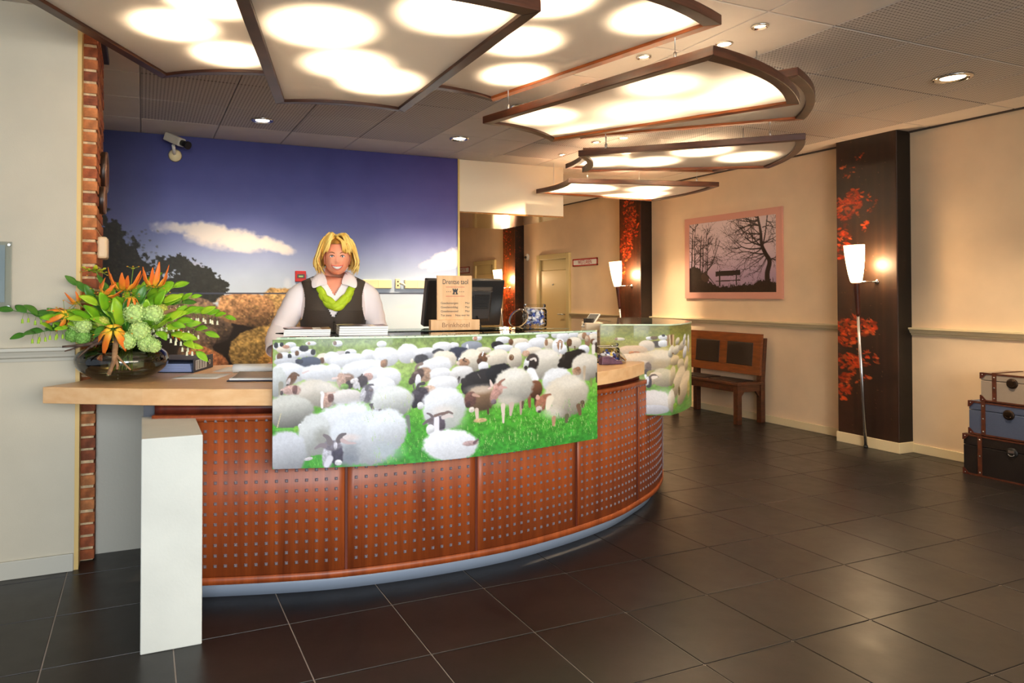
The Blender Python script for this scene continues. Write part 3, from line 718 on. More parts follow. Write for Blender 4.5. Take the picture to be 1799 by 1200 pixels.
# beech worktop
front = [(-.409, 3.508), (0, 3.277), (.264, 3.157), (.525, 3.045)]+[tuple(p) for p in spline([(.525, 3.045), (.80, 2.968), (1.10, 2.93), (1.4, 2.93), (1.75, 2.96), (2.224, 3.05), (2.55, 3.2), (2.823, 3.388)], 30)[1:]]
back = [(2.836, 3.432), (2.625, 3.525)]+[tuple(p) for p in spline([(2.58, 3.64), (2.2, 3.72), (1.6, 3.74), (1.1, 3.80), (.86, 3.93), (.74, 4.19)], 20)]+[(-.205, 4.19), (-.212, 3.80), (-.289, 3.653)]
WT = thing('worktop', (1.2, 3.4, .857), 'thick pale beech worktop running the length of the curved counter', 'worktop')
obj('worktop_slab', MB().prism(front+back, .857, .93), M_BEECH, WT, bev=.003)
obj('support_batten', MB().prism([(.3, 3.4), (2.3, 3.35), (2.3, 3.42), (.3, 3.5)], .815, .857), M_VEND, WT)
# pale square pedestal under the left end, and the pale support wall behind it
PD = thing('pedestal', (.1, 3.05, 0), 'pale grey plastered pedestal block standing in front of the counter\'s left end', 'pedestal')
obj('pedestal_block', MB().box(-.002, .217, 2.803, 3.34, 0, .802), mat('pedestal_paint', (214, 216, 208), .6, var=.03, scale=5, bump=.05, bscale=90), PD, bev=.004)
obj('gap_shade', MB().box(.006, .21, 3.305, 3.335, .802, .857), mat('gap_shade_dark', (52, 56, 66), .5), PD)  # dark block standing in for the shadow gap under the worktop
tag(obj('support_wall', MB().box(-.218, .14, 3.98, 4.04, 0, .857), mat('support_paint', (196, 194, 182), .6, bump=.08, bscale=60)), 'flat grey painted support under the worktop next to the bricks', 'support')

# ------------------------------------------------------------------ printed sheep pictures
GR = np.random.default_rng(12)
class Flock:
    FR = {'A': (475, 580, 4.8), 'B': (660, 580, 4.8), 'C': (855, 570, 5.0), 'D': (1050, 550, 6.317)}
    def __init__(s, cv): s.c = cv
    def at(s, f, x, y): a, b, k = s.FR[f]; return a+x/k, b+y/k, k
    W, CR, DK, GY, BR, TN, PK = (238, 240, 243), (234, 224, 204), (44, 44, 50), (150, 156, 168), (112, 76, 52), (168, 128, 100), (196, 146, 122)
    def body(s, f, x, y, rx, ry, rgb=W, ang=0, sh=.34, fz=.16):
        X, Y, k = s.at(f, x, y); s.c.blob(X, Y, rx/k, ry/k, ang, rgb, fuzz=fz, soft=.14, shade=sh, fur=.07, pw=2.25, rough2=.2)
    def hl(s, f, x, y, rx, ry, rgb, ang=0):
        X, Y, k = s.at(f, x, y); s.c.blob(X, Y, rx/k, ry/k, ang, rgb, fuzz=.3, soft=.95, fur=.06, alpha=.6)
    def head(s, f, x, y, rx, ry, rgb, ang=0, fz=.2):
        X, Y, k = s.at(f, x, y); s.c.blob(X, Y, rx/k, ry/k, ang, rgb, fuzz=fz, soft=.25, shade=.25, fur=.3, pw=2.2)
    def line(s, f, P, w0, w1, rgb, al=1):
        q = [s.at(f, *p) for p in P]; k = q[0][2]; s.c.stroke([(a, b) for a, b, _ in q], w0/k, w1/k, rgb, al)
    def grass(s, x0, x1, y0, y1, n, cols, l0=3, l1=9, w=.35):
        for i in range(n):
            x, y = GR.uniform(x0, x1), GR.uniform(y0, y1); l = GR.uniform(l0, l1); b = GR.uniform(-.5, .5)*l
            s.c.stroke([(x, y), (x+b*.4, y-l*.6), (x+b, y-l)], w, w*.5, cols[i % len(cols)], .55, .8)
c1 = Canvas(580, 232, 478, 1050.5, 592, 826, (110, 160, 70), seed=3)
yy = (c1.Y[:, None]-592)/234+0*c1.X[None, :]
c1.a = ramp(yy, [(0, (112, 134, 72)), (.10, (138, 160, 84)), (.25, (150, 176, 96)), (.45, (112, 164, 62)), (.7, (70, 150, 44)), (1, (56, 140, 52))])*(1+.5*c1.n1[..., None]+.25*c1.n2[..., None])
F = Flock(c1); W, CR, DK, GY, BR, TN, PK = Flock.W, Flock.CR, Flock.DK, Flock.GY, Flock.BR, Flock.TN, Flock.PK
F.grass(640, 1050, 700, 826, 1100, [(120, 190, 80), (44, 118, 34), (160, 210, 110), (80, 168, 60), (190, 206, 140)], 4, 13)
F.grass(520, 1050, 596, 640, 500, [(160, 176, 100), (96, 130, 60), (180, 186, 120)], 3, 6)
b, h, ln = F.body, F.head, F.line
# far rows
for q in [(335, 92, 45, 18), (560, 95, 42, 26), (930, 106, 38, 26)]: b('A', *q, W)
h('A', 538, 92, 16, 20, BR); h('A', 320, 92, 12, 14, TN)
for q in [(70, 118, 50, 34), (170, 108, 48, 30), (110, 145, 60, 30, CR), (215, 150, 48, 34), (330, 176, 48, 34), (110, 212, 66, 44), (190, 202, 46, 32), (262, 186, 44, 34)]: b('A', *q)
for q in [(48, 105, 18, 26, DK), (95, 100, 16, 20, DK), (130, 120, 30, 16, PK), (280, 135, 40, 28, DK), (356, 168, 20, 26, DK), (78, 206, 24, 32, BR), (160, 202, 16, 22, DK), (222, 176, 18, 22, BR)]: h('A', *q)
b('C', 780, 92, 42, 26, CR); b('C', 752, 130, 48, 36); b('C', 885, 105, 36, 46); b('C', 945, 132, 42, 48); b('C', 600, 120, 46, 40); b('C', 478, 130, 55, 28); b('C', 830, 150, 44, 40, CR); h('C', 850, 145, 22, 36, TN); h('C', 915, 95, 12, 22, DK); h('C', 960, 75, 14, 16, DK)
h('C', 800, 72, 20, 8, PK); b('C', 930, 175, 46, 50, CR); h('C', 880, 205, 26, 64, TN); h('C', 872, 180, 16, 34, (200, 176, 150)); h('C', 930, 215, 22, 30, BR)
b('B', 50, 105, 42, 29); b('B', 250, 125, 32, 20); b('B', 655, 136, 42, 32); b('B', 845, 72, 40, 26); h('B', 830, 75, 16, 22, PK)
b('C', 130, 155, 68, 38); b('C', 80, 205, 56, 42, DK); h('C', 55, 195, 14, 22, (30, 30, 34))
b('C', 275, 186, 95, 48, CR); h('C', 200, 178, 22, 32, BR); ln('C', [(200, 165), (185, 160), (186, 180)], 6, 4, (120, 90, 70))
b('C', 440, 200, 78, 60); b('C', 535, 214, 44, 56, CR); h('C', 512, 200, 14, 34, TN); b('C', 655, 150, 56, 56); b('C', 755, 215, 66, 62, CR); h('C', 712, 212, 24, 40, BR); ln('C', [(700, 250), (706, 300)], 7, 5, (50, 44, 40)); ln('C', [(760, 255), (762, 285)], 5, 4, (90, 70, 50))
b('C', 310, 242, 80, 60); b('C', 410, 282, 68, 44, CR); h('C', 340, 300, 36, 30, (214, 176, 150)); b('C', 135, 236, 92, 38)
# second rows
b('A', 440, 226, 56, 46, CR); h('A', 430, 242, 20, 26, BR); b('A', 590, 195, 56, 36, (206, 200, 200)); b('A', 672, 176, 50, 32); h('A', 645, 180, 20, 16, DK); b('A', 515, 226, 66, 56)
b('A', 825, 205, 66, 56); b('A', 640, 246, 156, 60, W, -8); b('A', 930, 200, 72, 70)
b('A', 140, 252, 112, 34, (208, 210, 214)); b('A', 320, 256, 100, 48, (84, 92, 112)); h('A', 240, 250, 34, 22, (60, 64, 80))
b('B', 268, 195, 92, 84, W, -30); h('B', 80, 270, 10, 10, W)
b('B', 410, 190, 98, 46); b('B', 552, 145, 82, 48); b('B', 800, 150, 82, 52, GY); h('B', 765, 165, 10, 40, W)
b('B', 690, 212, 92, 66, (48, 54, 74)); b('B', 440, 222, 56, 28, (170, 172, 178)); h('B', 375, 250, 58, 46, (62, 62, 68)); h('B', 300, 262, 12, 20, CR); ln('B', [(480, 190), (520, 170), (560, 178)], 14, 8, (60, 62, 70))
b('B', 572, 262, 108, 84, CR); b('B', 900, 190, 62, 32, CR)
b('B', 90, 222, 104, 92); h('B', 78, 272, 22, 34, (150, 130, 112))
b('B', 795, 285, 100, 108, CR, 20, .45); h('B', 738, 296, 48, 38, TN); h('B', 690, 300, 16, 22, (210, 190, 176)); ln('B', [(745, 255), (735, 275), (760, 290)], 6, 4, (80, 60, 50)); ln('B', [(700, 255), (695, 270)], 6, 3, W)
b('C', 85, 332, 104, 88, CR, 0, .4); h('B', 890, 262, 38, 52, BR); h('B', 862, 290, 22, 28, (80, 56, 44)); h('B', 930, 245, 18, 14, (220, 200, 180)); ln('B', [(895, 205), (885, 240)], 5, 4, W); b('B', 895, 345, 42, 46, W)
b('C', 236, 340, 66, 108, CR, 0, .45); h('C', 205, 332, 22, 30, BR); ln('C', [(190, 315), (215, 310), (210, 345)], 6, 4, (150, 126, 100))
b('C', 615, 250, 54, 92); b('C', 660, 285, 30, 55); h('C', 628, 232, 24, 54, TN); ln('C', [(632, 200), (626, 300)], 7, 5, W); ln('C', [(600, 205), (655, 200)], 6, 4, (180, 150, 130)); ln('C', [(634, 330), (634, 400)], 9, 7, (222, 206, 190)); ln('C', [(655, 340), (650, 410)], 8, 6, (210, 190, 170))
b('A', 160, 350, 150, 92); b('A', 60, 430, 70, 130, (208, 212, 208)); ln('A', [(90, 440), (84, 540)], 20, 14, (150, 146, 130))
b('A', 520, 352, 70, 82); b('A', 400, 358, 145, 82); h('A', 180, 400, 34, 62, BR, 30); h('A', 150, 430, 14, 40, (218, 206, 204), 20); h('A', 145, 455, 12, 12, (60, 50, 50)); ln('A', [(235, 370), (200, 350), (185, 372)], 9, 5, (110, 86, 70)); ln('A', [(270, 350), (320, 330)], 8, 5, (220, 200, 196))
b('A', 770, 330, 185, 86, W, -10); h('A', 640, 420, 66, 60, (140, 112, 96)); h('A', 592, 420, 38, 66, (198, 164, 146)); h('A', 660, 460, 34, 36, (64, 52, 54)); ln('A', [(520, 402), (560, 396)], 9, 8, (226, 200, 192)); ln('A', [(620, 380), (665, 385)], 9, 7, (190, 160, 146)); ln('A', [(650, 480), (660, 500)], 10, 6, (60, 50, 50)); h('A', 620, 475, 34, 28, (120, 160, 80))
h('A', 950, 280, 26, 34, TN)
b('A', 880, 378, 112, 66, W, -10); h('A', 820, 390, 40, 34, (196, 160, 150)); h('A', 770, 432, 46, 52, (66, 54, 60)); h('A', 702, 425, 36, 22, (232, 226, 226), -20); h('A', 718, 465, 26, 34, (214, 210, 212), 30); ln('A', [(770, 370), (750, 395)], 6, 4, (60, 50, 50))
b('A', 400, 530, 185, 118, (216, 208, 192), 14, .4); F.hl('A', 480, 470, 95, 60, (226, 220, 210)); F.hl('A', 260, 480, 90, 60, (222, 214, 202)); h('A', 180, 500, 74, 46, (206, 170, 158)); h('A', 205, 495, 22, 40, (130, 96, 90)); h('A', 106, 500, 20, 16, (220, 190, 180)); h('A', 95, 520, 12, 20, (90, 76, 76)); ln('A', [(215, 470), (195, 500)], 10, 7, (120, 84, 80))
b('A', 640, 566, 130, 66, (226, 220, 214)); h('A', 470, 590, 46, 66, (206, 168, 150)); h('A', 505, 570, 26, 42, (128, 92, 84)); ln('A', [(438, 540), (430, 600), (432, 655)], 13, 9, (232, 226, 224)); ln('A', [(430, 525), (440, 545)], 12, 8, W); ln('A', [(480, 530), (540, 525)], 9, 5, (216, 190, 176))
b('B', 110, 400, 102, 92); b('A', 930, 490, 118, 84)
h('A', 815, 545, 54, 80, (116, 112, 122)); h('A', 775, 550, 24, 60, (204, 202, 208), 10); ln('A', [(805, 505), (820, 470), (855, 462), (885, 474)], 13, 6, (96, 92, 98)); ln('A', [(715, 485), (740, 470), (745, 500)], 11, 8, (190, 190, 194)); h('A', 845, 510, 20, 14, (120, 110, 112))
b('B', 70, 480, 92, 78)
b('B', 500, 320, 142, 84, W, -8); h('B', 405, 392, 60, 66, (176, 144, 122)); h('B', 345, 395, 44, 66, (88, 70, 66), 35); h('B', 300, 440, 26, 34, (72, 60, 60), 30); h('B', 330, 370, 20, 12, (130, 110, 104)); ln('B', [(380, 290), (345, 305), (328, 340)], 14, 8, (130, 112, 104)); b('B', 350, 450, 24, 66, W)
b('B', 540, 395, 96, 64); b('B', 715, 400, 100, 74, (226, 224, 222)); h('B', 700, 450, 40, 40, (182, 180, 176)); ln('B', [(690, 440), (684, 480)], 6, 5, (60, 54, 54))
b('B', 880, 470, 150, 100, (44, 42, 46), -16, .5); b('B', 770, 530, 56, 66, (40, 38, 42)); b('C', 95, 480, 112, 92, (36, 38, 44), -10, .5); ln('B', [(700, 430), (690, 480)], 9, 6, (70, 64, 64)); h('B', 740, 470, 26, 30, (52, 48, 50)); ln('B', [(850, 410), (870, 450)], 4, 3, (96, 90, 90))
b('C', 505, 420, 132, 158, (224, 218, 202), 8, .42); F.hl('C', 520, 310, 80, 54, (232, 226, 216)); h('C', 400, 390, 50, 80, (46, 40, 42)); h('C', 345, 400, 24, 62, (236, 236, 236), 14); h('C', 340, 450, 18, 26, (40, 36, 38)); ln('C', [(360, 360), (378, 334), (410, 335), (430, 360), (424, 392)], 16, 7, (70, 60, 58)); ln('C', [(385, 365), (415, 355), (425, 380)], 10, 8, (216, 206, 196)); ln('C', [(380, 480), (420, 570)], 34, 28, W)
b('C', 846, 298, 50, 54); b('C', 740, 380, 128, 72, (34, 30, 30), -28, .4); b('C', 690, 440, 80, 50, (30, 28, 28), -10); b('C', 722, 330, 50, 24, (40, 34, 32)); h('C', 660, 365, 14, 34, (60, 52, 48))
b('C', 952, 225, 26, 30, (214, 208, 200)); h('C', 962, 285, 16, 60, (60, 44, 38)); ln('C', [(935, 260), (935, 340)], 16, 14, (226, 216, 206))
b('C', 862, 490, 130, 150, (220, 212, 196), 0, .45); h('C', 780, 525, 40, 42, (176, 136, 108)); h('C', 790, 500, 22, 24, (150, 110, 84)); ln('C', [(850, 480), (846, 620)], 14, 10, (180, 160, 134), .5); ln('C', [(915, 620), (912, 700)], 12, 8, (120, 140, 70)); ln('C', [(965, 560), (966, 660)], 8, 8, (60, 46, 40))
b('C', 605, 600, 128, 132, (228, 230, 230), 10)
b('C', 416, 672, 62, 92, (118, 76, 54), 0, .5); ln('C', [(370, 740), (374, 845)], 15, 11, (130, 84, 62)); ln('C', [(425, 740), (420, 830)], 12, 9, (70, 46, 36))
# near rows
b('A', 165, 690, 196, 146, (206, 206, 196), 0, .6); ln('A', [(60, 820), (90, 700)], 4, 3, (200, 190, 150)); h('A', 150, 845, 110, 20, (104, 178, 70)); h('A', 225, 840, 30, 30, (130, 190, 70)); h('A', 250, 812, 18, 22, W)
b('B', 560, 490, 132, 82); h('B', 440, 530, 60, 40, (210, 180, 160)); h('B', 370, 590, 76, 92, (62, 56, 66)); h('B', 330, 560, 30, 26, (80, 74, 84)); h('B', 325, 650, 28, 40, (46, 44, 54), 20); ln('B', [(395, 470), (355, 480), (340, 520)], 15, 8, (70, 64, 66)); ln('B', [(310, 480), (318, 530)], 6, 4, (90, 84, 84)); b('B', 368, 670, 26, 34, W)
b('B', 130, 620, 178, 142, (220, 224, 220), 8, .45); ln('B', [(262, 760), (280, 900)], 18, 10, (110, 116, 110), .8)
b('A', 560, 840, 330, 190, (224, 228, 232), -22, .26); F.hl('A', 700, 690, 170, 84, (228, 232, 236), 8); b('A', 370, 900, 140, 190, (212, 216, 214), 0, .40); F.hl('A', 430, 930, 60, 90, (140, 140, 130)); F.hl('A', 380, 1050, 90, 60, (150, 152, 146)); ln('A', [(846, 640), (870, 690), (930, 690)], 12, 9, (92, 88, 92)); ln('A', [(836, 640), (860, 632)], 9, 5, (90, 86, 90))
b('A', 140, 1040, 166, 190, (206, 210, 216), 0, .38)
b('A', 400, 1130, 80, 60, (70, 156, 50), 0, 0); F.grass(545, 575, 805, 824, 60, [(120, 200, 90), (50, 130, 50)], 4, 9); h('A', 320, 1100, 36, 14, (226, 220, 224), -10)
b('A', 800, 930, 305, 250, (218, 224, 230), -10, .38); b('B', 90, 880, 170, 200, (222, 228, 234), 0, .34); F.hl('B', 90, 1060, 130, 80, (176, 190, 196)); F.hl('A', 660, 925, 80, 30, (224, 204, 196)); F.hl('A', 670, 1060, 70, 90, (120, 126, 134)); F.hl('A', 640, 1120, 90, 50, (110, 118, 130))
h('A', 480, 1080, 46, 112, (192, 192, 202), 4); h('A', 560, 1075, 50, 90, (70, 66, 84)); h('A', 520, 990, 76, 46, (130, 124, 136)); h('A', 545, 990, 16, 34, (214, 212, 220)); ln('A', [(500, 965), (482, 920), (450, 897)], 24, 12, (120, 112, 116)); ln('A', [(572, 945), (590, 905), (628, 890)], 24, 9, (104, 96, 100)); ln('A', [(455, 990), (420, 985), (375, 1012)], 20, 8, (134, 124, 130)); ln('A', [(600, 945), (650, 970), (715, 975)], 17, 6, (190, 170, 170)); h('A', 570, 1140, 30, 26, (236, 236, 240)); ln('A', [(500, 1100), (470, 1160)], 26, 22, (210, 210, 218))
b('B', 568, 700, 188, 194, (226, 230, 234), 0, .34); F.hl('B', 650, 800, 100, 110, (186, 192, 180)); F.hl('B', 560, 730, 90, 50, (226, 216, 208))
h('B', 470, 830, 34, 56, (120, 112, 122)); h('B', 535, 850, 42, 76, (92, 84, 96)); ln('B', [(505, 790), (500, 930)], 20, 24, (224, 222, 230)); ln('B', [(470, 778), (450, 755), (425, 742)], 11, 7, (110, 100, 104)); ln('B', [(460, 805), (425, 815), (392, 838)], 17, 9, (104, 94, 100)); ln('B', [(555, 765), (600, 742), (640, 760)], 12, 8, (120, 106, 104)); ln('B', [(560, 790), (610, 780), (640, 790)], 18, 10, (206, 196, 192)); ln('B', [(490, 770), (540, 755), (600, 748)], 12, 9, (120, 100, 96)); b('B', 450, 890, 34, 46, W)
b('B', 870, 640, 122, 116, (140, 110, 84), 0, .5); F.hl('B', 870, 555, 110, 40, (220, 210, 196)); h('B', 790, 640, 46, 70, (112, 78, 72)); h('B', 770, 690, 20, 30, (80, 58, 60)); ln('B', [(800, 610), (820, 585)], 12, 5, (100, 70, 64)); ln('B', [(815, 600), (860, 620)], 14, 8, (186, 150, 132)); ln('B', [(840, 740), (846, 850)], 15, 10, (206, 186, 168)); ln('B', [(930, 740), (935, 790)], 10, 8, (80, 60, 50)); h('B', 800, 740, 22, 26, (230, 220, 210)); h('B', 870, 846, 54, 20, (206, 176, 130))
b('C', 225, 622, 172, 184, (222, 218, 204), 0, .42); F.hl('C', 230, 500, 90, 50, (232, 230, 224)); F.hl('C', 160, 770, 110, 46, (214, 206, 190)); h('C', 80, 640, 48, 60, (206, 164, 150)); h('C', 55, 690, 36, 84, (190, 146, 134), 16); h('C', 45, 760, 24, 26, (120, 104, 112)); ln('C', [(30, 600), (22, 570), (15, 545)], 13, 6, (216, 196, 186)); ln('C', [(90, 595), (110, 565), (142, 546)], 14, 7, (150, 106, 92)); ln('C', [(105, 622), (160, 630)], 15, 7, (200, 160, 150)); ln('C', [(20, 620), (0, 628)], 10, 6, (220, 190, 180))
for P, w0, w1, col in [([(128, 800), (130, 975)], 18, 8, (214, 196, 184)), ([(205, 800), (196, 910)], 22, 9, (190, 170, 158)), ([(296, 790), (290, 910)], 17, 8, (170, 146, 132)), ([(310, 790), (306, 850)], 12, 7, (90, 72, 64))]: ln('C', P, w0, w1, col)
b('C', 685, 775, 205, 218, (216, 206, 186), 8, .42); F.hl('C', 720, 620, 120, 66, (228, 222, 208)); F.hl('C', 560, 930, 90, 60, (222, 218, 206), 24); F.hl('C', 580, 800, 80, 120, (216, 204, 182)); h('C', 478, 815, 56, 84, (168, 112, 88), 16); h('C', 450, 880, 26, 34, (206, 186, 180)); h('C', 455, 905, 16, 14, (80, 64, 64)); ln('C', [(440, 765), (438, 738)], 17, 9, (206, 164, 144)); ln('C', [(505, 760), (540, 745)], 24, 14, (150, 96, 76)); ln('C', [(545, 780), (520, 880)], 30, 18, (226, 214, 190))
for P, w0, w1, col in [([(574, 985), (572, 1065)], 17, 11, (176, 136, 110)), ([(690, 980), (684, 1050)], 18, 12, (96, 92, 70)), ([(795, 890), (808, 990)], 21, 12, (110, 84, 66)), ([(830, 860), (836, 910)], 18, 12, (90, 70, 56))]: ln('C', P, w0, w1, col)
b('B', 620, 1050, 226, 140, (230, 234, 240), 10, .2); h('B', 790, 1050, 60, 24, (186, 160, 160)); ln('B', [(820, 1050), (852, 1022)], 12, 7, (110, 90, 96))
F.grass(640, 720, 700, 826, 60, [(190, 200, 130), (150, 200, 90)], 5, 16); F.grass(840, 1048, 740, 812, 240, [(170, 210, 120), (70, 160, 60), (206, 214, 150)], 5, 14)
c1.a *= np.array((1.0, 1.0, 1.02))

SX = [479, 600, 693, 810, 930, 1049]
PX = [(.515, 2.999), (.80, 2.921), (1.023, 2.876), (1.345, 2.866), (1.725, 2.90), (2.18, 2.983)]
def curve_at(x):
    P = np.array(PX); q = spline(PX, 400); i = [int(np.argmin(np.hypot(*(q-p).T))) for p in P]
    s = np.interp(x, SX, i); i0 = np.clip(s.astype(int), 0, 398); f = (s-i0)[:, None]; return q[i0]*(1-f)+q[i0+1]*f
ZS0, ZS1 = .594, 1.1475
M_GEDGE = mat('green_glass_edge', (220, 240, 206), .15, spec=.6, coat=.5)
def mat_glass_top():
    m = bpy.data.materials.new('greenish_glass'); m.use_nodes = True; nt = m.node_tree; nt.nodes.remove(nt.nodes['Principled BSDF'])
    t = nt.nodes.new('ShaderNodeBsdfTransparent'); t.inputs[0].default_value = L3((222, 238, 224)); g = nt.nodes.new('ShaderNodeBsdfGlossy'); g.inputs['Roughness'].default_value = .04
    d = nt.nodes.new('ShaderNodeBsdfDiffuse'); d.inputs[0].default_value = L3((206, 222, 200))
    lw = nt.nodes.new('ShaderNodeLayerWeight'); lw.inputs[0].default_value = .42
    m0 = nt.nodes.new('ShaderNodeMixShader'); m0.inputs[0].default_value = .22; mx = nt.nodes.new('ShaderNodeMixShader')
    nt.links.new(t.outputs[0], m0.inputs[1]); nt.links.new(d.outputs[0], m0.inputs[2]); nt.links.new(lw.outputs['Fresnel'], mx.inputs[0]); nt.links.new(m0.outputs[0], mx.inputs[1]); nt.links.new(g.outputs[0], mx.inputs[2]); nt.links.new(mx.outputs[0], nt.nodes['Material Output'].inputs[0])
    return m
M_GTOP = mat_glass_top()
M_SHEEP = mat_print('sheep_print', .4, .3)
def screen(label, cvs, path, zb, zt, outline, posts):
    mid = path[len(path)//2]; T_ = thing('picture_screen', (mid[0], mid[1]+.1, zb), label, 'counter screen')
    N = normals(path); front = path+N*.001
    zz = zt-(zt-zb)*np.linspace(0, 1, cvs.h)
    V = np.array([[(p[0], p[1], z) for p in front] for z in zz])
    print_sheet('sheep_picture', cvs, V, M_SHEEP, T_)
    k = slice(None, None, 8); pb = np.vstack([path[k], path[-1:]]); nb = np.vstack([N[k], N[-1:]])
    obj('backing_board', MB().band(pb, pb-nb*.014, zb, zt, True), mat('board_edge', (226, 224, 214), .5), T_)
    gp = obj('glass_shelf', MB().prism(outline, zt+.006, zt+.010), M_GTOP, T_)
    n2 = pb+nb*.006
    obj('glass_edge', MB().band(n2, pb+nb*.0035, zt+.001, zt+.010, True), M_GEDGE, T_)
    for (x, y, z0) in posts: obj('shelf_post', MB().tube([(x, y, z0), (x, y, zt+.001)], .009, 14), M_WHITE, T_)
    return T_
p1 = curve_at(c1.X); N1 = normals(p1); o1 = [tuple(q) for q in (p1+N1*.006)[::14]]+[tuple((p1+N1*.006)[-1])]
screen('wide curved picture screen of a grazing sheep flock with glass shelf, left of the two', c1, p1, ZS0, ZS1, o1+[(2.147, 3.188), (1.911, 3.462), (1.277, 3.518), (.646, 3.42), (.587, 3.338)], [(.72, 3.3, .93), (1.28, 3.42, .93), (1.9, 3.38, .93), (.70, 3.06, .93), (2.05, 3.08, .93)])

# second screen
c2 = Canvas(250, 250, 1061, 1250, 556, 734, (120, 150, 60), seed=8)
yy = (c2.Y[:, None]-560)/174+0*c2.X[None, :]
c2.a = ramp(yy, [(0, (122, 122, 60)), (.1, (128, 138, 56)), (.18, (152, 148, 62)), (.28, (184, 162, 84)), (.5, (150, 160, 80)), (.75, (88, 140, 54)), (1, (80, 130, 60))])*(1+.4*c2.n1[..., None])
F = Flock(c2); b, h, ln = F.body, F.head, F.line
F.grass(1055, 1172, 570, 612, 260, [(176, 168, 90), (110, 126, 50), (206, 186, 110)], 2, 5, .3)
b('D', 265, 205, 52, 20, CR); h('D', 230, 205, 16, 16, TN); b('D', 575, 195, 40, 22); h('D', 625, 190, 40, 22, (110, 86, 60)); b('D', 720, 185, 52, 32); h('D', 725, 160, 18, 16, DK)
b('D', 655, 270, 80, 42, (66, 54, 44)); b('D', 720, 260, 52, 44); b('D', 545, 290, 86, 70, (228, 214, 194))
b('D', 400, 350, 160, 66, (220, 190, 156), 0, .3); h('D', 385, 380, 30, 22, (196, 130, 80)); h('D', 430, 385, 50, 24, (170, 106, 64)); b('D', 330, 440, 110, 46, (226, 206, 176))
b('D', 640, 470, 200, 124, (220, 198, 160), -12, .42); F.hl('D', 700, 400, 130, 80, (232, 220, 200)); b('D', 470, 460, 150, 80, (224, 202, 170)); F.hl('D', 700, 520, 90, 60, (176, 150, 110))
b('D', 490, 520, 96, 46, (206, 186, 164)); h('D', 560, 570, 34, 74, (110, 90, 80)); h('D', 540, 620, 26, 36, (70, 58, 60))
b('D', 600, 640, 60, 40, (150, 140, 80), 0, 0)
b('D', 720, 690, 120, 118, (206, 190, 156), 0, .42); b('D', 640, 680, 70, 60, (226, 206, 176)); h('D', 600, 740, 30, 40, (176, 156, 130)); h('D', 575, 740, 22, 66, (62, 50, 60)); h('D', 545, 740, 22, 66, (232, 230, 236), 6); ln('D', [(585, 700), (592, 665), (630, 655), (662, 680)], 13, 8, (96, 76, 66)); ln('D', [(610, 690), (650, 680)], 20, 14, (228, 214, 200)); ln('D', [(530, 660), (530, 690)], 12, 8, W); h('D', 560, 800, 22, 18, (40, 36, 44))
h('D', 430, 830, 66, 140, (24, 30, 52)); h('D', 480, 850, 18, 60, (40, 56, 60))
b('D', 610, 1000, 200, 150, (226, 218, 214), -8, .3); F.hl('D', 720, 940, 130, 100, (230, 226, 222)); b('D', 600, 1090, 190, 60, (206, 206, 214)); h('D', 450, 1030, 46, 40, (206, 176, 164)); ln('D', [(405, 1005), (440, 985), (492, 1000)], 22, 8, (44, 40, 46)); h('D', 460, 1085, 30, 34, (234, 228, 232))
for x in range(775, 850, 16): ln('D', [(x, 150+GR.uniform(0, 20)), (x+GR.uniform(-6, 6), 280)], 9, 6, [(150, 110, 80), (210, 186, 150), (90, 64, 50)][(x//16) % 3])
for x, y, rx, ry, c, a in [(810, 360, 34, 80, CR, 10), (870, 350, 40, 60, CR, 20), (940, 300, 34, 70, CR, 25), (885, 240, 22, 50, CR, 15), (960, 230, 14, 70, W, 8), (850, 480, 52, 66, (228, 204, 164), 10), (920, 540, 36, 66, (226, 204, 166), 0), (965, 400, 20, 80, W, 6), (980, 560, 22, 100, (226, 206, 170), 6),
    (820, 670, 40, 130, (216, 196, 160), 6), (890, 760, 54, 190, (226, 204, 170), 14), (950, 860, 52, 210, (228, 206, 172), 12), (810, 980, 40, 150, (226, 214, 196), 0), (1005, 300, 10, 120, W, 0)]: b('D', x, y, rx, ry, c, a, .45)
h('D', 855, 1060, 22, 40, (120, 160, 60)); h('D', 835, 800, 14, 30, (130, 150, 70)); h('D', 900, 880, 10, 60, (90, 76, 40)); h('D', 830, 390, 12, 12, (120, 90, 60)); h('D', 1005, 900, 14, 120, (170, 160, 90))
for k, (x, y) in enumerate([(1221, 585), (1229, 592), (1238, 584), (1246, 600), (1223, 618), (1234, 626), (1243, 640), (1220, 655), (1230, 672), (1241, 690), (1222, 705)]): c2.blob(x, y, 4.2, 13, 6, [CR, W, (226, 206, 170)][k % 3], fuzz=.16, soft=.14, shade=.4, fur=.07)
SX2 = [1050, 1062, 1114, 1173, 1180, 1193, 1203, 1213]
PX2 = [(2.66, 3.672), (2.70, 3.655), (2.893, 3.573), (3.09, 3.48), (3.26, 3.55), (3.45, 3.68), (3.586, 3.81), (3.68, 3.97)]
def curve2(x):
    a = np.array(PX2[:4]); rest = spline([PX2[3], (3.12, 3.483), (3.26, 3.553), (3.45, 3.68), (3.586, 3.81), (3.68, 3.96), (3.74, 4.2), (3.76, 4.6)], 300)
    t = np.clip((x-1173)/(1214-1173), 0, 1); out = []
    for xi, ti in zip(x, t):
        if xi <= 1173: out.append([np.interp(xi, SX2[:4], a[:, k]) for k in (0, 1)])
        else: i = float(np.interp(xi, [1173, 1182, 1187.6, 1192.5, 1196.7, 1200.4, 1203.9, 1207, 1209.7, 1211.8, 1214, 1250], [0, 10, 20, 30, 40, 50, 60, 70, 80, 90, 112, 299])); i0 = min(int(i), 298); out.append(rest[i0]*(1-(i-i0))+rest[i0+1]*(i-i0))
    return np.array(out)
p2 = curve2(c2.X)*.972; N2 = normals(p2)
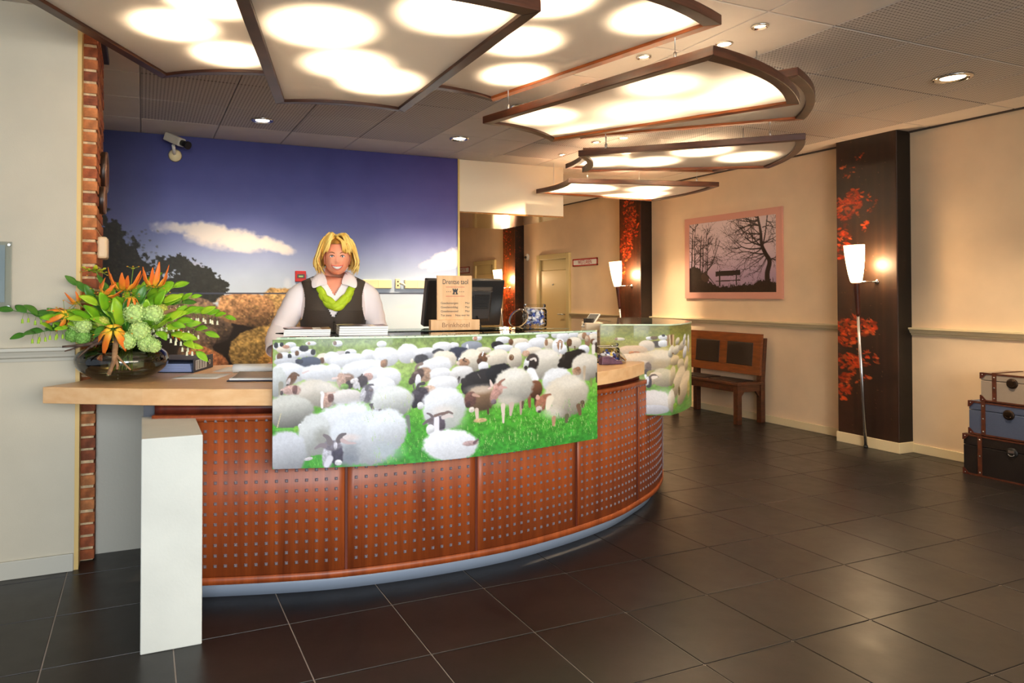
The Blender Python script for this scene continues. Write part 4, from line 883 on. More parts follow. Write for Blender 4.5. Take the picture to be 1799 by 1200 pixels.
o2 = [tuple(q) for q in p2[::8]]+[tuple(p2[-1]), (3.40, 4.50), (3.2, 4.43), (2.95, 3.87)]
screen('small picture screen of sheep wrapping round the counter\'s right end, right of the two', c2, p2, .594, ZS1, o2, [(3.0, 3.72, 0), (3.3, 4.3, 0)])
# cream housing between the two screens
cb = thing('terminal_housing', (2.9, 4.1, .93), 'small cream box standing between the two picture screens', 'box')
d1, d2 = np.array((.93, -.39)), np.array((.47, .85)); o = np.array((2.773, 3.916)); q = [o, o+d1*.125, o+d1*.125+d2*.30, o+d2*.30]
obj('housing_body', MB().prism([tuple(p) for p in q], 0, 1.146), mat('cream_lacquer', (240, 222, 190), .4), cb, bev=.004)
for z0, z1 in [(1.02, 1.03), (1.05, 1.058), (1.085, 1.10)]: 
    a_ = o+d1*.03-np.array((.39, .93))*.0; obj('slot', MB().prism([tuple(o+d1*.03+np.array((-.0012, -.003))), tuple(o+d1*.115+np.array((-.0012, -.003))), tuple(o+d1*.115), tuple(o+d1*.03)], z0, z1), mat('slot_grey', (206, 190, 168), .5), cb)

# ------------------------------------------------------------------ things on the counter and worktop
GZ = 1.158
def rotz(a): return Matrix.Rotation(R(a), 4, 'Z')
def place(mb, x, y, z, a=0): return mb.move(Matrix.Translation((x, y, z)) @ rotz(a))
# magazines
def magazine(x, y, z, w, d, h, a, cover, label, n):
    t = thing('magazine', (x, y, z), label, 'magazine', 'two piles of thick magazines on the glass')
    bm = MB()
    for k in range(4): bm.box(-w/2+.001*k, w/2-.001*(3-k), -d/2, d/2, .001+h*k/4, h*(k+.96)/4)
    obj('pages', place(bm, x, y, z, a), M_PAPER, t)
    c = MB().sheet([[(-w/2-.002+(w+.004)*i/6, -d/2-.002+(d+.004)*j/4, h+.0012+(.006 if (i == 0 and j == 0) else .002*math.sin(i*1.1))) for j in range(5)] for i in range(7)], flip=True)
    obj('cover', place(c, x, y, z, a), cover, t)
    obj('back_cover', place(MB().box(-w/2, w/2, -d/2, d/2, 0, .001), x, y, z, a), cover, t)
    return t
M_CV1 = mat('magazine_cover_warm', (190, 112, 76), .3, var=.6, scale=14, rgb2=(90, 60, 60), coat=.4)
M_CV2 = mat('magazine_cover_rose', (178, 142, 138), .3, var=.5, scale=12, rgb2=(88, 62, 60), coat=.4)
magazine(.688, 3.115, GZ, .205, .2, .030, -11, M_CV1, 'thinner magazine with a reddish cover in front of the woman, left pile', 0)
magazine(.938, 3.085, GZ, .222, .2, .041, -11, M_CV2, 'thicker magazine with a pale cover in front of the woman, right pile', 1)
# wooden sign in a slotted base
SX_, SY_, SA = 1.487, 3.25, -8
M_PLY = mat('birch_ply', (226, 182, 130), .5, var=.1, scale=4, stretch=(9, 9, 1.2), rgb2=(212, 160, 106))
M_PLYE = mat('ply_engraving', (150, 104, 66), .6); M_INK = mat('black_ink', (40, 34, 32), .5); M_RINK = mat('red_ink', (190, 40, 34), .5)
sg = thing('wooden_sign', (SX_, SY_, GZ), 'wooden dialect sign with castle emblem standing in a slotted wooden base', 'sign')
obj('sign_base', place(MB().box(-.131, .131, -.022, .022, 0, .054), SX_, SY_, GZ, SA), M_PLY, sg, bev=.002)
obj('sign_board', place(MB().box(-.094, .094, -.006, .006, .045, .281), SX_, SY_, GZ, SA), M_PLY, sg, bev=.001)
TR = (R(90), 0, R(SA))
def sp(u, v, off=.0068): a = R(SA); return (SX_+u*math.cos(a)+off*math.sin(a), SY_+u*math.sin(a)-off*math.cos(a), GZ+v)
text('lettering', 'Drentse taol', .036, sp(.004, .248), TR, M_INK, sg, width=.137)
for z in (.222, .175): obj('red_rule', place(MB().box(-.047, .053, -.0072, -.006, z-.001, z+.001), SX_, SY_, GZ, SA), M_RINK, sg)
tw = MB()
for x0, x1, z0, z1 in [(-.011, .011, .187, .204), (-.014, .014, .184, .190), (-.013, .013, .203, .209), (-.014, -.008, .209, .214), (-.003, .003, .209, .214), (.008, .014, .209, .214)]: tw.box(x0+.003, x1+.003, -.0074, -.006, z0, z1)
obj('castle_emblem', place(tw, SX_, SY_, GZ, SA), M_INK, sg)
obj('castle_gate', place(MB().box(.0, .006, -.0078, -.0073, .186, .195), SX_, SY_, GZ, SA), M_PLY, sg)
dt = MB()
for k in range(3):
    for s in (-1, 1): u = .003+s*(.025+.010*k); dt.box(u-.0018, u+.0018, -.0072, -.006, .196, .1996)
obj('emblem_dots', place(dt, SX_, SY_, GZ, SA), M_INK, sg)
for k, (a, b_) in enumerate([('Goedemorgen', 'Moi'), ('Goedemiddag', 'Moi'), ('Goedenavond', 'Moi'), ('Tot ziens', 'Nou moi hè')]):
    z = .139-.021*k
    text('lettering', a, .0155, sp(-.075, z), TR, M_INK, sg, align='LEFT', width=.092 if k < 3 else .057)
    text('lettering', b_, .0155, sp(.080, z), TR, M_INK, sg, align='RIGHT', width=.022 if k < 3 else .075)
text('lettering', 'Brinkhotel', .034, sp(.002, .026, .0228), TR, M_PLYE, sg, width=.146)
# monitor seen from behind
MO = Matrix.Translation((1.69, 3.60, 0)) @ rotz(2)
mo = thing('computer_monitor', (1.69, 3.60, .93), 'black computer monitor seen from behind, vents on its back', 'monitor')
def tilt(mb, a=13): return mb.move(MO @ Matrix.Translation((0, 0, 1.16)) @ Matrix.Rotation(R(a), 4, 'X') @ Matrix.Translation((0, 0, -1.16)))
obj('monitor_shell', tilt(MB().box(-.245, .245, -.02, .03, 1.165, 1.435)), M_BLACK, mo, bev=.006)
obj('screen', tilt(MB().box(-.222, .222, .0301, .0312, 1.18, 1.415)), mat('dark_screen', (12, 12, 14), .12), mo)
bmh = MB(); bmh.add([(-.05, -.02, 1.19), (.17, -.02, 1.19), (.17, -.02, 1.395), (-.05, -.02, 1.395), (-.035, -.052, 1.215), (.145, -.052, 1.215), (.145, -.048, 1.37), (-.035, -.048, 1.37)], [(4, 5, 6, 7), (0, 1, 5, 4), (1, 2, 6, 5), (2, 3, 7, 6), (3, 0, 4, 7)])
hp = obj('back_housing', tilt(bmh), M_DARK, mo, bev=.004)
vs = MB()
for k in range(9): vs.box(.04, .135, -.0545, -.048, 1.275+.0095*k, 1.279+.0095*k)
obj('vent_slot', tilt(vs), M_BLACK, hp)
obj('ridge', tilt(MB().box(-.02, .15, -.056, -.04, 1.372, 1.379)), M_DARK, hp)
obj('connector_bay', tilt(MB().box(-.03, .03, -.058, -.05, 1.25, 1.35)), M_BLACK, hp)
obj('stand_neck', MB().box(-.03, .03, -.02, .02, .95, 1.2).move(MO), M_BLACK, mo, bev=.006)
obj('stand_foot', MB().prism([(-.12, -.08), (.12, -.08), (.14, .08), (-.14, .08)], .93, .95).move(MO), M_BLACK, mo, bev=.004)
obj('cable', MB().tube([(1.75, 3.52, 1.22), (1.79, 3.50, 1.1), (1.80, 3.52, .97), (1.76, 3.62, .935)], .004, 6), M_BLACK, mo)
# preserving jars with wrapped sweets
M_JAR = mat_clear('jar_glass', (246, 244, 238), .8, .18); M_WIRE = mat('pale_wire', (226, 214, 196), .4); M_SEAL = mat('rubber_seal', (226, 190, 140), .6)
SWC = [mat('sweet_wrapper_%d' % k, c, .35) for k, c in enumerate([(232, 232, 240), (60, 76, 150), (96, 116, 190), (214, 216, 228), (220, 190, 70), (92, 70, 92)])]
def sweet(cx, cy, cz, m, s, par, rg):
    bm = MB().ell((0, 0, 0), (s, s*.6, s*.55), 8, 5)
    for q in (-1, 1): bm.add([(q*s*.85, 0, 0), (q*s*1.7, s*.5, .1*s), (q*s*1.8, 0, -.25*s), (q*s*1.7, -s*.5, .15*s)], [(0, 1, 2), (0, 2, 3)])
    M = Matrix.Translation((cx, cy, cz)) @ Matrix.Rotation(rg.uniform(0, 6.3), 4, Vector((rg.uniform(-1, 1), rg.uniform(-1, 1), rg.uniform(-1, 1))).normalized())
    return obj('sweet', bm.move(M), m, par)
def jar(x, y, z, r, h, label, slabel, n, lid, cols, fill):
    t = thing('preserving_jar', (x, y, z), label, 'jar', 'preserving jars of wrapped sweets')
    prof = [(r*.9, .0005), (r*.98, .006), (r, .02), (r, h*.70), (r*.93, h*.78), (r*.84, h*.80), (r*.84, h*.86), (r*.92, h*.88), (r*.92, h*.97), (r*.88, h)]
    obj('jar_glass', MB().lathe(prof, (x, y, z), 36, close=True).lathe([(0, .001), (r*.9, .0006)], (x, y, z), 36), M_JAR, t)
    w = MB()
    w.tube([(x+r*.86*math.cos(a), y+r*.86*math.sin(a), z+h*.83) for a in np.linspace(0, 2*math.pi, 25)], .0022, 6)
    w.tube([(x+r*.9, y-.012, z+h*.83), (x+r*1.1, y-.012, z+h*.62), (x+r*1.08, y+.012, z+h*.48), (x+r*.98, y, z+h*.40)], .0022, 6)
    obj('wire_bail', w, M_WIRE, t)
    c, nrm = lid
    q = Vector(nrm).normalized().to_track_quat('Z', 'Y').to_matrix()
    l = obj('lid', MB().lathe([(0, .010), (r*.6, .012), (r*.82, .006), (r*.9, 0), (r*.86, -.006), (r*.5, -.004), (0, -.004)], c, 28, M=q), M_JAR, t)
    obj('seal_ring', MB().lathe([(r*.80, -.006), (r*.9, -.006), (r*.9, -.0075), (r*.8, -.0075)], c, 28, M=q, close=True), M_SEAL, l)
    obj('lid_wire', MB().tube([(c[0]+(x-c[0])*.3, c[1], c[2]-r*.5), ((c[0]+x)/2, y, z+h*.55), (x-(r*.9 if c[0] < x else -r*.9), y, z+h*.82)], .002, 6), M_WIRE, t)
    rg = random.Random(n); s = r*.24
    for k in range(n):
        a = rg.uniform(0, 6.3); rr = math.sqrt(rg.uniform(0.12, 1))*(r-s*1.45); zz = z+s*.9+(h*fill-s*1.2)*((k+.5)/n)
        o = thing('wrapped_sweet', (x+rr*math.cos(a), y+rr*math.sin(a), zz), ['white', 'navy blue', 'light blue', 'pale grey', 'yellow', 'purple'][cols[k % len(cols)]]+' '+slabel+(' lying at the bottom' if k < n/3 else ' in the middle layer' if k < 2*n/3 else ' on top'), 'sweet', 'wrapped sweets in the %s jar' % ('tall' if n > 40 else 'low'))
        sweet(x+rr*math.cos(a), y+rr*math.sin(a), zz, SWC[cols[k % len(cols)]], s, o, rg)
    return t
jar(2.078, 3.43, GZ, .068, .128, 'swing-top jar full of wrapped sweets on the wide glass shelf, lid hanging open', 'sweet in the full jar on the glass,', 56, ((1.985, 3.46, GZ+.05), (-.75, -.35, .5)), [0, 1, 0, 3, 2, 0, 1, 3], .78)
jar(2.585, 3.44, .93, .076, .118, 'half-filled swing-top jar on the beech worktop\'s right end, lid open beside it', 'sweet in the half-filled jar,', 24, ((2.69, 3.47, .985), (.62, -.30, .75)), [5, 1, 0, 4, 5, 1, 3], .52)
obj_p = thing('leather_pouch', (2.53, 3.37, .93), 'dull purple pouch lying in front of the half-filled jar', 'pouch')
bm = MB(); prof = [(-.08, .0), (-.075, .045), (-.03, .05), (.03, .022), (.065, .018), (.075, 0)]
v = [(2.545+p[0], 3.345+s, .9305+p[1]) for s in (-.018, .018) for p in prof]; n = len(prof)
bm.add(v, [tuple(range(n))[::-1], tuple(range(n, 2*n))]+[(i, (i+1) % n, n+(i+1) % n, n+i) for i in range(n)])
obj('pouch_body', bm, mat('purple_leather', (96, 66, 84), .5, var=.25, scale=30), obj_p, bev=.006)
obj('pouch_seam', MB().tube([(2.545+p[0], 3.3265, .9305+p[1]+.002) for p in prof[1:5]], .002, 6), mat('pouch_thread', (140, 110, 126), .6), obj_p)
# tablet propped on the cream box
tb = thing('payment_terminal', (2.88, 3.98, 1.146), 'slim dark card terminal tilted up on the small cream box', 'card terminal')
Mt = Matrix.Translation((2.87, 4.0, 1.15)) @ rotz(28) @ Matrix.Rotation(R(-32), 4, 'Y')
obj('terminal_shell', MB().box(-.07, .09, -.04, .04, .0, .012).move(Mt), M_WHITE, tb, bev=.004)
obj('terminal_screen', MB().box(-.06, .08, -.034, .034, .0121, .0135).move(Mt), M_BLACK, tb)
obj('terminal_foot', MB().box(-.045, -.01, -.03, .03, -.001, .03).move(Matrix.Translation((2.87, 4.0, 1.146)) @ rotz(28)), M_DARK, tb)
# binder, papers and folder on the left end
M_BIND = mat('blue_black_binder', (34, 36, 52), .45); M_BLUEP = mat('blue_paper', (150, 164, 206), .7)
bi = thing('lever_arch_binder', (.19, 3.93, .93), 'dark blue lever arch binder lying flat beside the vase', 'binder')
Mb = Matrix.Translation((.245, 3.83, .9305)) @ rotz(66)
obj('binder_spine', MB().box(0, .30, -.004, 0, 0, .075).move(Mb), M_BIND, bi, bev=.002)
obj('binder_cover', MB().box(0, .30, 0, .24, 0, .003).move(Mb), M_BIND, bi)
obj('binder_cover', MB().box(0, .30, 0, .24, .066, .069).move(Mb), M_BIND, bi)
pb_ = MB()
for k in range(5): pb_.box(.006, .294, .01+.002*k, .225, .0045+.0085*k, .012+.0085*k)
obj('binder_paper', pb_.move(Mb), M_BLUEP, bi)
obj('spine_label', MB().box(.03, .19, -.0052, -.004, .012, .062).move(Mb), M_PAPER, bi)
st_ = MB()
for k in range(11): st_.box(.036+.0135*k, .036+.0135*k+(.004 if k % 3 else .008), -.0058, -.005, .014, .060)
obj('label_stripes', st_.move(Mb), M_INK, bi)
obj('finger_ring', MB().tube([(.235+.012*math.cos(a), -.006, .036+.012*math.sin(a)) for a in np.linspace(0, 6.283, 17)], .0028, 6).move(Mb), M_CHROME, bi)
def sheet_paper(name, c, label, dz=.0):
    G = [[tuple(np.array(c[0])*(1-u)*(1-w)+np.array(c[1])*u*(1-w)+np.array(c[2])*u*w+np.array(c[3])*(1-u)*w)+(.9308+dz+.0006*math.sin(3*u+5*w),) for u in np.linspace(0, 1, 7)] for w in np.linspace(0, 1, 5)]
    o = obj(name, MB().sheet(G), M_PAPER, solid=.0005); return tag(o, label, 'paper')
sheet_paper('paper_sheet', [(.13, 3.60), (.335, 3.52), (.43, 3.71), (.225, 3.80)], 'white sheet of paper lying nearest the vase on the worktop')
sheet_paper('paper_sheet', [(.345, 3.84), (.56, 3.75), (.66, 3.98), (.445, 4.06)], 'white sheet of paper lying farther back, towards the boulders of the mural')
fo = thing('clip_folder', (.55, 3.47, .93), 'open dark blue folder with a curling page beside the sheep screen', 'folder')
Mf = Matrix.Translation((.52, 3.45, .931)) @ rotz(-20)
obj('folder_back', MB().box(-.12, .17, -.12, .16, 0, .006).move(Mf), M_BIND, fo, bev=.002)
obj('folder_pages', MB().box(-.11, .16, -.11, .15, .006, .014).move(Mf), M_PAPER, fo)
cg = [[(-.10+.26*u, -.10+.24*w, .015+.004*math.sin(w*3)+.030*max(0, w-.35)*(1-u*.4)) for w in np.linspace(0, 1, 7)] for u in np.linspace(0, 1, 7)]
obj('grey_page', MB().sheet(cg, flip=True).move(Mf), mat('grey_card', (150, 132, 118), .6), fo, solid=.001)
G = []
for u in np.linspace(0, 1, 7): G.append([(-.135+.27*u+.0*w, .10+.05*w, .062-.012*w) for w in np.linspace(0, 1, 4)][::-1]+[(-.135+.27*u, .10+.022*math.cos(a)-.022, .040+.022*math.sin(a)*(1-.5*u)) for a in np.linspace(1.57, 4.4, 7)])
obj('curled_page', MB().sheet(G).move(Mf), M_PAPER, fo, solid=.0006)

# ------------------------------------------------------------------ things on the walls
al = thing('fire_alarm_button', (1.36, 6.443, 1.51), 'red fire alarm call point on the mural above the woman\'s shoulder', 'fire alarm')
obj('alarm_box', MB().box(1.31, 1.41, 6.41, 6.443, 1.46, 1.56), M_REDW, al, bev=.005)
obj('alarm_window', MB().box(1.325, 1.395, 6.4075, 6.411, 1.495, 1.53), mat('alarm_window_black', (40, 20, 20), .3), al)
obj('alarm_strip', MB().box(1.34, 1.38, 6.406, 6.408, 1.503, 1.516), mat('alarm_green', (150, 196, 120), .4), al)
def sockets(x0, x1, n, label):
    t = thing('socket_strip', ((x0+x1)/2, 6.443, 1.44), label, 'socket', 'cream sockets on the mural')
    obj('socket_box', MB().box(x0, x1, 6.415, 6.443, 1.398, 1.486), M_CREAM, t, bev=.005)
    w = (x1-x0)/n
    for k in range(n):
        c = x0+w*(k+.5)
        f = obj('socket_face', MB().box(c-w/2+.004, c+w/2-.004, 6.412, 6.4155, 1.404, 1.480), M_CREAM, t, bev=.003)
    return t
sockets(1.968, 2.26, 2, 'long cream double socket cover between the woman and the small switch')
sockets(2.398, 2.66, 2, 'cream socket cover partly hidden by the monitor')
s2 = thing('wall_switch', (2.326, 6.443, 1.447), 'small narrow cream switch plate between two socket covers', 'switch')
obj('switch_plate', MB().box(2.303, 2.349, 6.42, 6.443, 1.398, 1.496), M_CREAM, s2, bev=.004)
for z in (1.468, 1.43): obj('switch_hole', MB().lathe([(0, .004), (.008, .003), (.009, 0)], (2.326, 6.4195, z), 12, M=Matrix.Rotation(R(90), 3, 'X')), M_DARK, s2)
obj('plug', MB().tube([(2.349, 6.425, 1.452), (2.372, 6.40, 1.445), (2.398, 6.41, 1.425)], .011, 8), M_WHITE, s2)
cc = thing('security_camera', (.23, 6.3, 2.65), 'white security camera on a ball mount, top of the mural', 'security camera')
A_, B_ = Vector((.185, 6.33, 2.70)), Vector((.345, 6.16, 2.60)); dd = (B_-A_).normalized()
obj('camera_body', MB().bar(A_, A_+(B_-A_)*.72, .075, .07), mat('camera_housing', (206, 198, 180), .4), cc, bev=.008)
obj('lens_barrel', MB().tube([A_+(B_-A_)*.70, B_], .026, 16), M_BLACK, cc)
obj('lens_ring', MB().tube([B_-dd*.012, B_+dd*.008], .034, 16), M_BLACK, cc)
obj('bracket', MB().tube([(.235, 6.30, 2.62), (.245, 6.38, 2.58), (.25, 6.443, 2.565)], .014, 10), M_WHITE, cc)
obj('mount_plate', MB().lathe([(0, .03), (.03, .026), (.05, .012), (.058, 0)], (.255, 6.443, 2.56), 22, M=Matrix.Rotation(R(90), 3, 'X')), M_CREAM, cc)
ac = thing('acrylic_frame', (-.68, 3.786, 1.43), 'clear acrylic poster frame on standoffs, on the pale left wall', 'frame')
obj('acrylic_sheet', MB().box(-.86, -.571, 3.768, 3.773, 1.270, 1.59), mat_clear('acrylic', (236, 240, 240), .9, .3), ac, bev=.002)
obj('poster', MB().box(-.86, -.60, 3.7745, 3.7755, 1.305, 1.575), mat('silver_poster', (206, 208, 206), .35, var=.25, scale=4, rgb2=(170, 178, 184)), ac)
for z in (1.284, 1.576): obj('standoff', MB().tube([(-.583, 3.79, z), (-.583, 3.765, z)], .006, 12), M_STEEL, ac)
bx = thing('thermostat', (-.205, 4.1, 1.6), 'beige wall box on the side of the brick pier', 'thermostat')
obj('thermostat_box', MB().box(-.224, -.172, 3.99, 4.16, 1.53, 1.645), mat('beige_plastic', (226, 200, 160), .45), bx, bev=.012)
obj('thermostat_line', MB().box(-.171, -.170, 4.06, 4.065, 1.535, 1.64), mat('beige_line', (180, 150, 112), .5), bx)
for z, y, r, l in [(2.03, 4.30, .115, 'upper dark round wall clock seen edge-on on the brick pier'), (1.85, 4.12, .075, 'smaller dark round clock below the other, edge-on on the brick pier')]:
    ck = thing('wall_clock', (-.2, y, z), l, 'clock', 'clocks on the brick pier'); Mc = Matrix.Rotation(R(90), 3, 'Y')
    obj('clock_case', MB().lathe([(0, 0), (r*.96, 0), (r, .012), (r, .030), (r*.9, .036)], (-.224, y, z), 36, M=Mc, close=True), mat('clock_case_brown', (44, 28, 22), .35), ck)
    obj('clock_rim', MB().lathe([(r*.9, .030), (r*.94, .040), (r*1.0, .036), (r*1.01, .028)], (-.224, y, z), 36, M=Mc, close=True), mat('clock_rim_brown', (120, 84, 66), .3), ck)
    obj('clock_face', MB().lathe([(0, .031), (r*.9, .031)], (-.224, y, z), 36, M=Mc), M_WHITE, ck)
sd = thing('motion_detector', (6.05, 10.27, 1.976), 'small white motion detector on the wall left of the nearer door', 'detector')
obj('detector_base', MB().lathe([(0, .03), (.04, .028), (.062, .012), (.064, 0)], (6.06, 10.24, 1.976), 22, M=Matrix.Rotation(R(-90), 3, 'Y')), M_WHITE, sd)
obj('detector_eye', MB().ell((6.02, 10.24, 1.97), .022, 12, 8), M_DARK, sd)
def sign(y0, y1, z0, z1, s, label, w):
    t = thing('wall_sign', (6.055, (y0+y1)/2, (z0+z1)/2), label, 'sign', 'red framed direction signs')
    obj('sign_plate', MB().box(6.052, 6.061, y0, y1, z0, z1), M_PAPER, t)
    e = .018
    for a, b_, c, d in [(y0, y1, z0, z0+e), (y0, y1, z1-e, z1), (y0, y0+e, z0, z1), (y1-e, y1, z0, z1)]: obj('sign_border', MB().box(6.049, 6.060, a, b_, c, d), M_REDW, t)
    text('lettering', s, .085, (6.0505, (y0+y1)/2, (z0+z1)/2), (R(90), 0, R(-90)), M_REDW, t, width=w)
sign(8.262, 8.885, 1.765, 1.875, 'WESTLAREN', 'red framed white sign reading WESTLAREN, right of the nearer door', .34)
sign(12.5, 13.1, 1.77, 1.90, 'WESTE', 'upper red framed sign left of the farther door', .3)
sign(12.5, 13.1, 1.56, 1.69, 'LAREN', 'lower red framed sign left of the farther door', .3)

# framed picture of a bench under bare trees
pf = thing('framed_photograph', (6.055, 5.82, 1.77), 'salmon bordered photograph of a bench between bare trees on the right wall', 'picture')
y0, y1, z0, z1, e = 5.132, 6.506, 1.293, 2.246, .072
M_SAL = mat('salmon_border', (204, 148, 132), .5)
obj('picture_board', MB().box(6.044, 6.060, y0+.01, y1-.01, z0+.01, z1-.01), M_SAL, pf)
for a, b_, c, d in [(y0, y1, z0, z0+e), (y0, y1, z1-e, z1), (y0, y0+e, z0+e, z1-e), (y1-e, y1, z0+e, z1-e)]: obj('border_strip', MB().box(6.036, 6.060, a, b_, c, d), M_SAL, pf)
W_, H_ = (y1-y0-2*e), (z1-z0-2*e)
cp = Canvas(230, 170, 0, 100, 0, 66, (200, 180, 190), seed=17)
yy = (cp.Y[:, None]/66)+0*cp.X[None, :]
cp.a = ramp(yy, [(0, (222, 204, 206)), (.45, (208, 188, 200)), (.75, (172, 150, 176)), (1, (146, 126, 156))]); cp.a[:, cp.X > 80] *= .96
TRK = (34, 22, 20); gp_ = random.Random(9)
def branch(x, y, a, l, w, d, droop=0):
    if d == 0 or l < 1.0: return
    P = [(x, y)]
    for k in range(4): a += gp_.uniform(-14, 14)+droop; x += l/4*math.cos(R(a)); y += l/4*math.sin(R(a)); P.append((x, y))
    cp.stroke(P, w, w*.6, TRK, .9 if w > .5 else .6, .6)
    for k in range(3 if d > 1 else 2):
        q = P[gp_.choice([1, 2, 3, 4, 4])]; branch(q[0], q[1], a+gp_.uniform(-55, 55), l*gp_.uniform(.5, .85), w*.62, d-1, droop)
cp.stroke([(91, 62), (90.5, 50), (93, 40), (89, 33), (85, 25), (84, 14), (81, 0)], 2.4, .9, TRK); cp.blob(92, 62, 6, 5, 0, TRK, fuzz=.5)
cp.stroke([(86, 27), (89, 14), (91, 0)], .7, .5, TRK)
for x, y, a, l, w in [(84, 16, 190, 18, .6), (83, 20, 170, 16, .6), (85, 26, 195, 20, .7), (85, 28, 175, 22, .7), (88, 33, 170, 24, .6), (88, 34, 150, 20, .5), (82, 4, 170, 22, .7), (82, 8, 195, 20, .7), (87, 24, -20, 10, .6), (92, 38, -15, 9, .6), (90, 36, 130, 16, .5), (82, 2, 150, 18, .6), (86, 10, -10, 12, .5), (80, 1, 200, 16, .6), (90, 5, 20, 8, .5)]:
    branch(x, y, a, l, w, 4, 2); branch(x, y, a+gp_.uniform(-25, 25), l*.9, w*.8, 4, 2)
for x, h_, w in [(2, 0, .9), (5, 0, .5), (6, 26, .4), (13, 12, .7), (16, 16, .5), (22, 14, .7), (20, 6, .4)]:
    cp.stroke([(x, 50), (x+1.2, 36), (x+1.5, 24), (x+3, h_)], w, .3, TRK)
    for k in range(9): branch(x+1.5, gp_.uniform(h_+2, 42), gp_.choice([-40, 200, -70, 230, -20]), gp_.uniform(5, 10), .35, 3)
cp.stroke([(20, 48), (28, 40), (33, 30), (38, 19)], .7, .3, TRK)
for k in range(9): branch(24+k*1.4, 43-k*2.6, gp_.choice([-60, -20, -90, 10]), 9, .35, 3)
cp.poly([(0, 43), (6, 41), (14, 43), (19, 47), (22, 54), (30, 59), (40, 60), (60, 60), (75, 58), (88, 55), (104, 59), (104, 74), (-4, 74), (-4, 43)], (30, 20, 18), fuzz=3, fur=.5)
cp.blob(20, 52, 5, 4, 30, (60, 40, 34), fuzz=.5); cp.stroke([(19, 47), (26, 53), (33, 60)], .6, .3, TRK)
for k in range(90): x = gp_.uniform(24, 99); cp.stroke([(x, 61), (x+gp_.uniform(-1, 1), 61-gp_.uniform(1.5, 5)*(1.6 if x > 78 else .8))], .25, .15, TRK, .7)
for a, b_, c, d in [(33, 62, 46.6, 51.2), (33, 62, 55.2, 56.2), (37, 38.6, 46, 60), (56.4, 58, 46, 60)]: cp.poly([(a, c), (b_, c-.6), (b_, d-.6), (a, d)], (30, 20, 18))
Vp = np.array([[(6.0425, y1-e-W_*u/100, z1-e-H_*w/66) for u in cp.X] for w in cp.Y])
print_sheet('photo_print', cp, Vp, mat_print('photo_paper', .3, .2), pf)

# ------------------------------------------------------------------ the receptionist
PO = Vector((1.065, 4.02, 0)); PA = -14.3
PM = Matrix.Translation(PO) @ rotz(PA)         # local: +x to the picture's right, -y towards the camera
wo_ = thing('person', tuple(PO), 'smiling blonde woman in black waistcoat and white blouse behind the counter', 'person')
M_SKIN = mat('skin', (246, 172, 138), .48, var=.08, scale=9, rgb2=(238, 152, 118), spec=.35); M_LIP = mat('lips', (206, 96, 82), .4)
M_SHIRT = mat('white_blouse', (250, 240, 238), .75, bump=.12, bscale=18); M_VEST = mat('charcoal_waistcoat', (50, 43, 36), .7, bump=.1, bscale=60)
M_SCARF = mat('lime_scarf', (176, 204, 40), .6, bump=.25, bscale=22); M_TEETH = mat('teeth', (248, 240, 230), .25); M_EYEW = mat('eye_white', (236, 230, 226), .25); M_IRIS = mat('grey_blue_iris', (84, 96, 110), .2); M_BROW = mat('brow', (150, 96, 50), .7)
def loft(rings, n=28, cap=True):      # rings: (cx, cy, z, rx, ry)
    bm = MB(); v = []
    for cx, cy_, z, rx, ry in rings:
        for k in range(n):
            a = 2*math.pi*k/n; c, s = math.cos(a), math.sin(a); e = .82
            v.append((cx+rx*math.copysign(abs(c)**e, c), cy_+ry*math.copysign(abs(s)**e, s), z))
    m = len(rings); bm.add(v, [(i*n+k, i*n+(k+1) % n, (i+1)*n+(k+1) % n, (i+1)*n+k) for i in range(m-1) for k in range(n)], True)
    if cap: bm.f += [tuple(range(n))[::-1], tuple((m-1)*n+k for k in range(n))]; bm.sm += [True, True]
    return bm
def rings_i(R_, k):                   # smooth interpolation of rings
    A = np.array(R_, float); return [tuple(q) for q in spline(A, k)] if False else [tuple(np.array([np.interp(t, np.arange(len(A)), A[:, c]) for c in range(5)])) for t in np.linspace(0, len(A)-1, k)]
# body skeleton grown with a skin modifier
HC = Vector((.004, -.085, 1.553))
J = []; E_ = []; RD = []
def node(p, r, par=None):
    J.append(p); RD.append(r); i = len(J)-1
    if par is not None: E_.append((par, i))
    return i
pel = node((-.02, .02, .93), .15); wai = node((-.02, .0, 1.07), .13, pel); che = node((-.015, -.01, 1.24), .14, wai); cla = node((-.012, -.02, 1.37), .080, che); nk = node((-.008, -.035, 1.44), .054, cla); nk2 = node((.0, -.055, 1.50), .052, nk)
hands = []
for sx, sh, el, wr, kn in [(-1, (-.17, 0, 1.372), (-.325, .0, 1.13), (-.335, -.20, .99), (-.33, -.275, .958)), (1, (.145, 0, 1.372), (.245, .02, 1.13), (.27, -.19, .99), (.27, -.265, .958))]:
    a = node(sh, .062, cla); b1 = node(tuple((np.array(sh)+np.array(el))/2), .052, a); c_ = node(el, .046, b1); d_ = node(tuple((np.array(el)+np.array(wr))/2), .040, c_); e_ = node(wr, .027, d_); f_ = node(kn, .034, e_)
    hands.append((sx, f_))
for s in (-1, 1):
    a = node((-.02+s*.095, .02, .86), .10, pel); b1 = node((-.02+s*.10, .03, .50), .062, a); c_ = node((-.02+s*.10, .05, .10), .042, b1); d_ = node((-.02+s*.105, -.09, .035), .032, c_)
me = bpy.data.meshes.new('body'); me.from_pydata(J, E_, []); bo = bpy.data.objects.new('body', me); COL.objects.link(bo)
sk = bo.modifiers.new('skin', 'SKIN')
for i, d in enumerate(me.skin_vertices[0].data): d.radius = (RD[i], RD[i]*(.82 if i < 3 else 1)); d.use_root = (i == 0)
ss = bo.modifiers.new('sub', 'SUBSURF'); ss.levels = ss.render_levels = 2
bpy.context.view_layer.update()
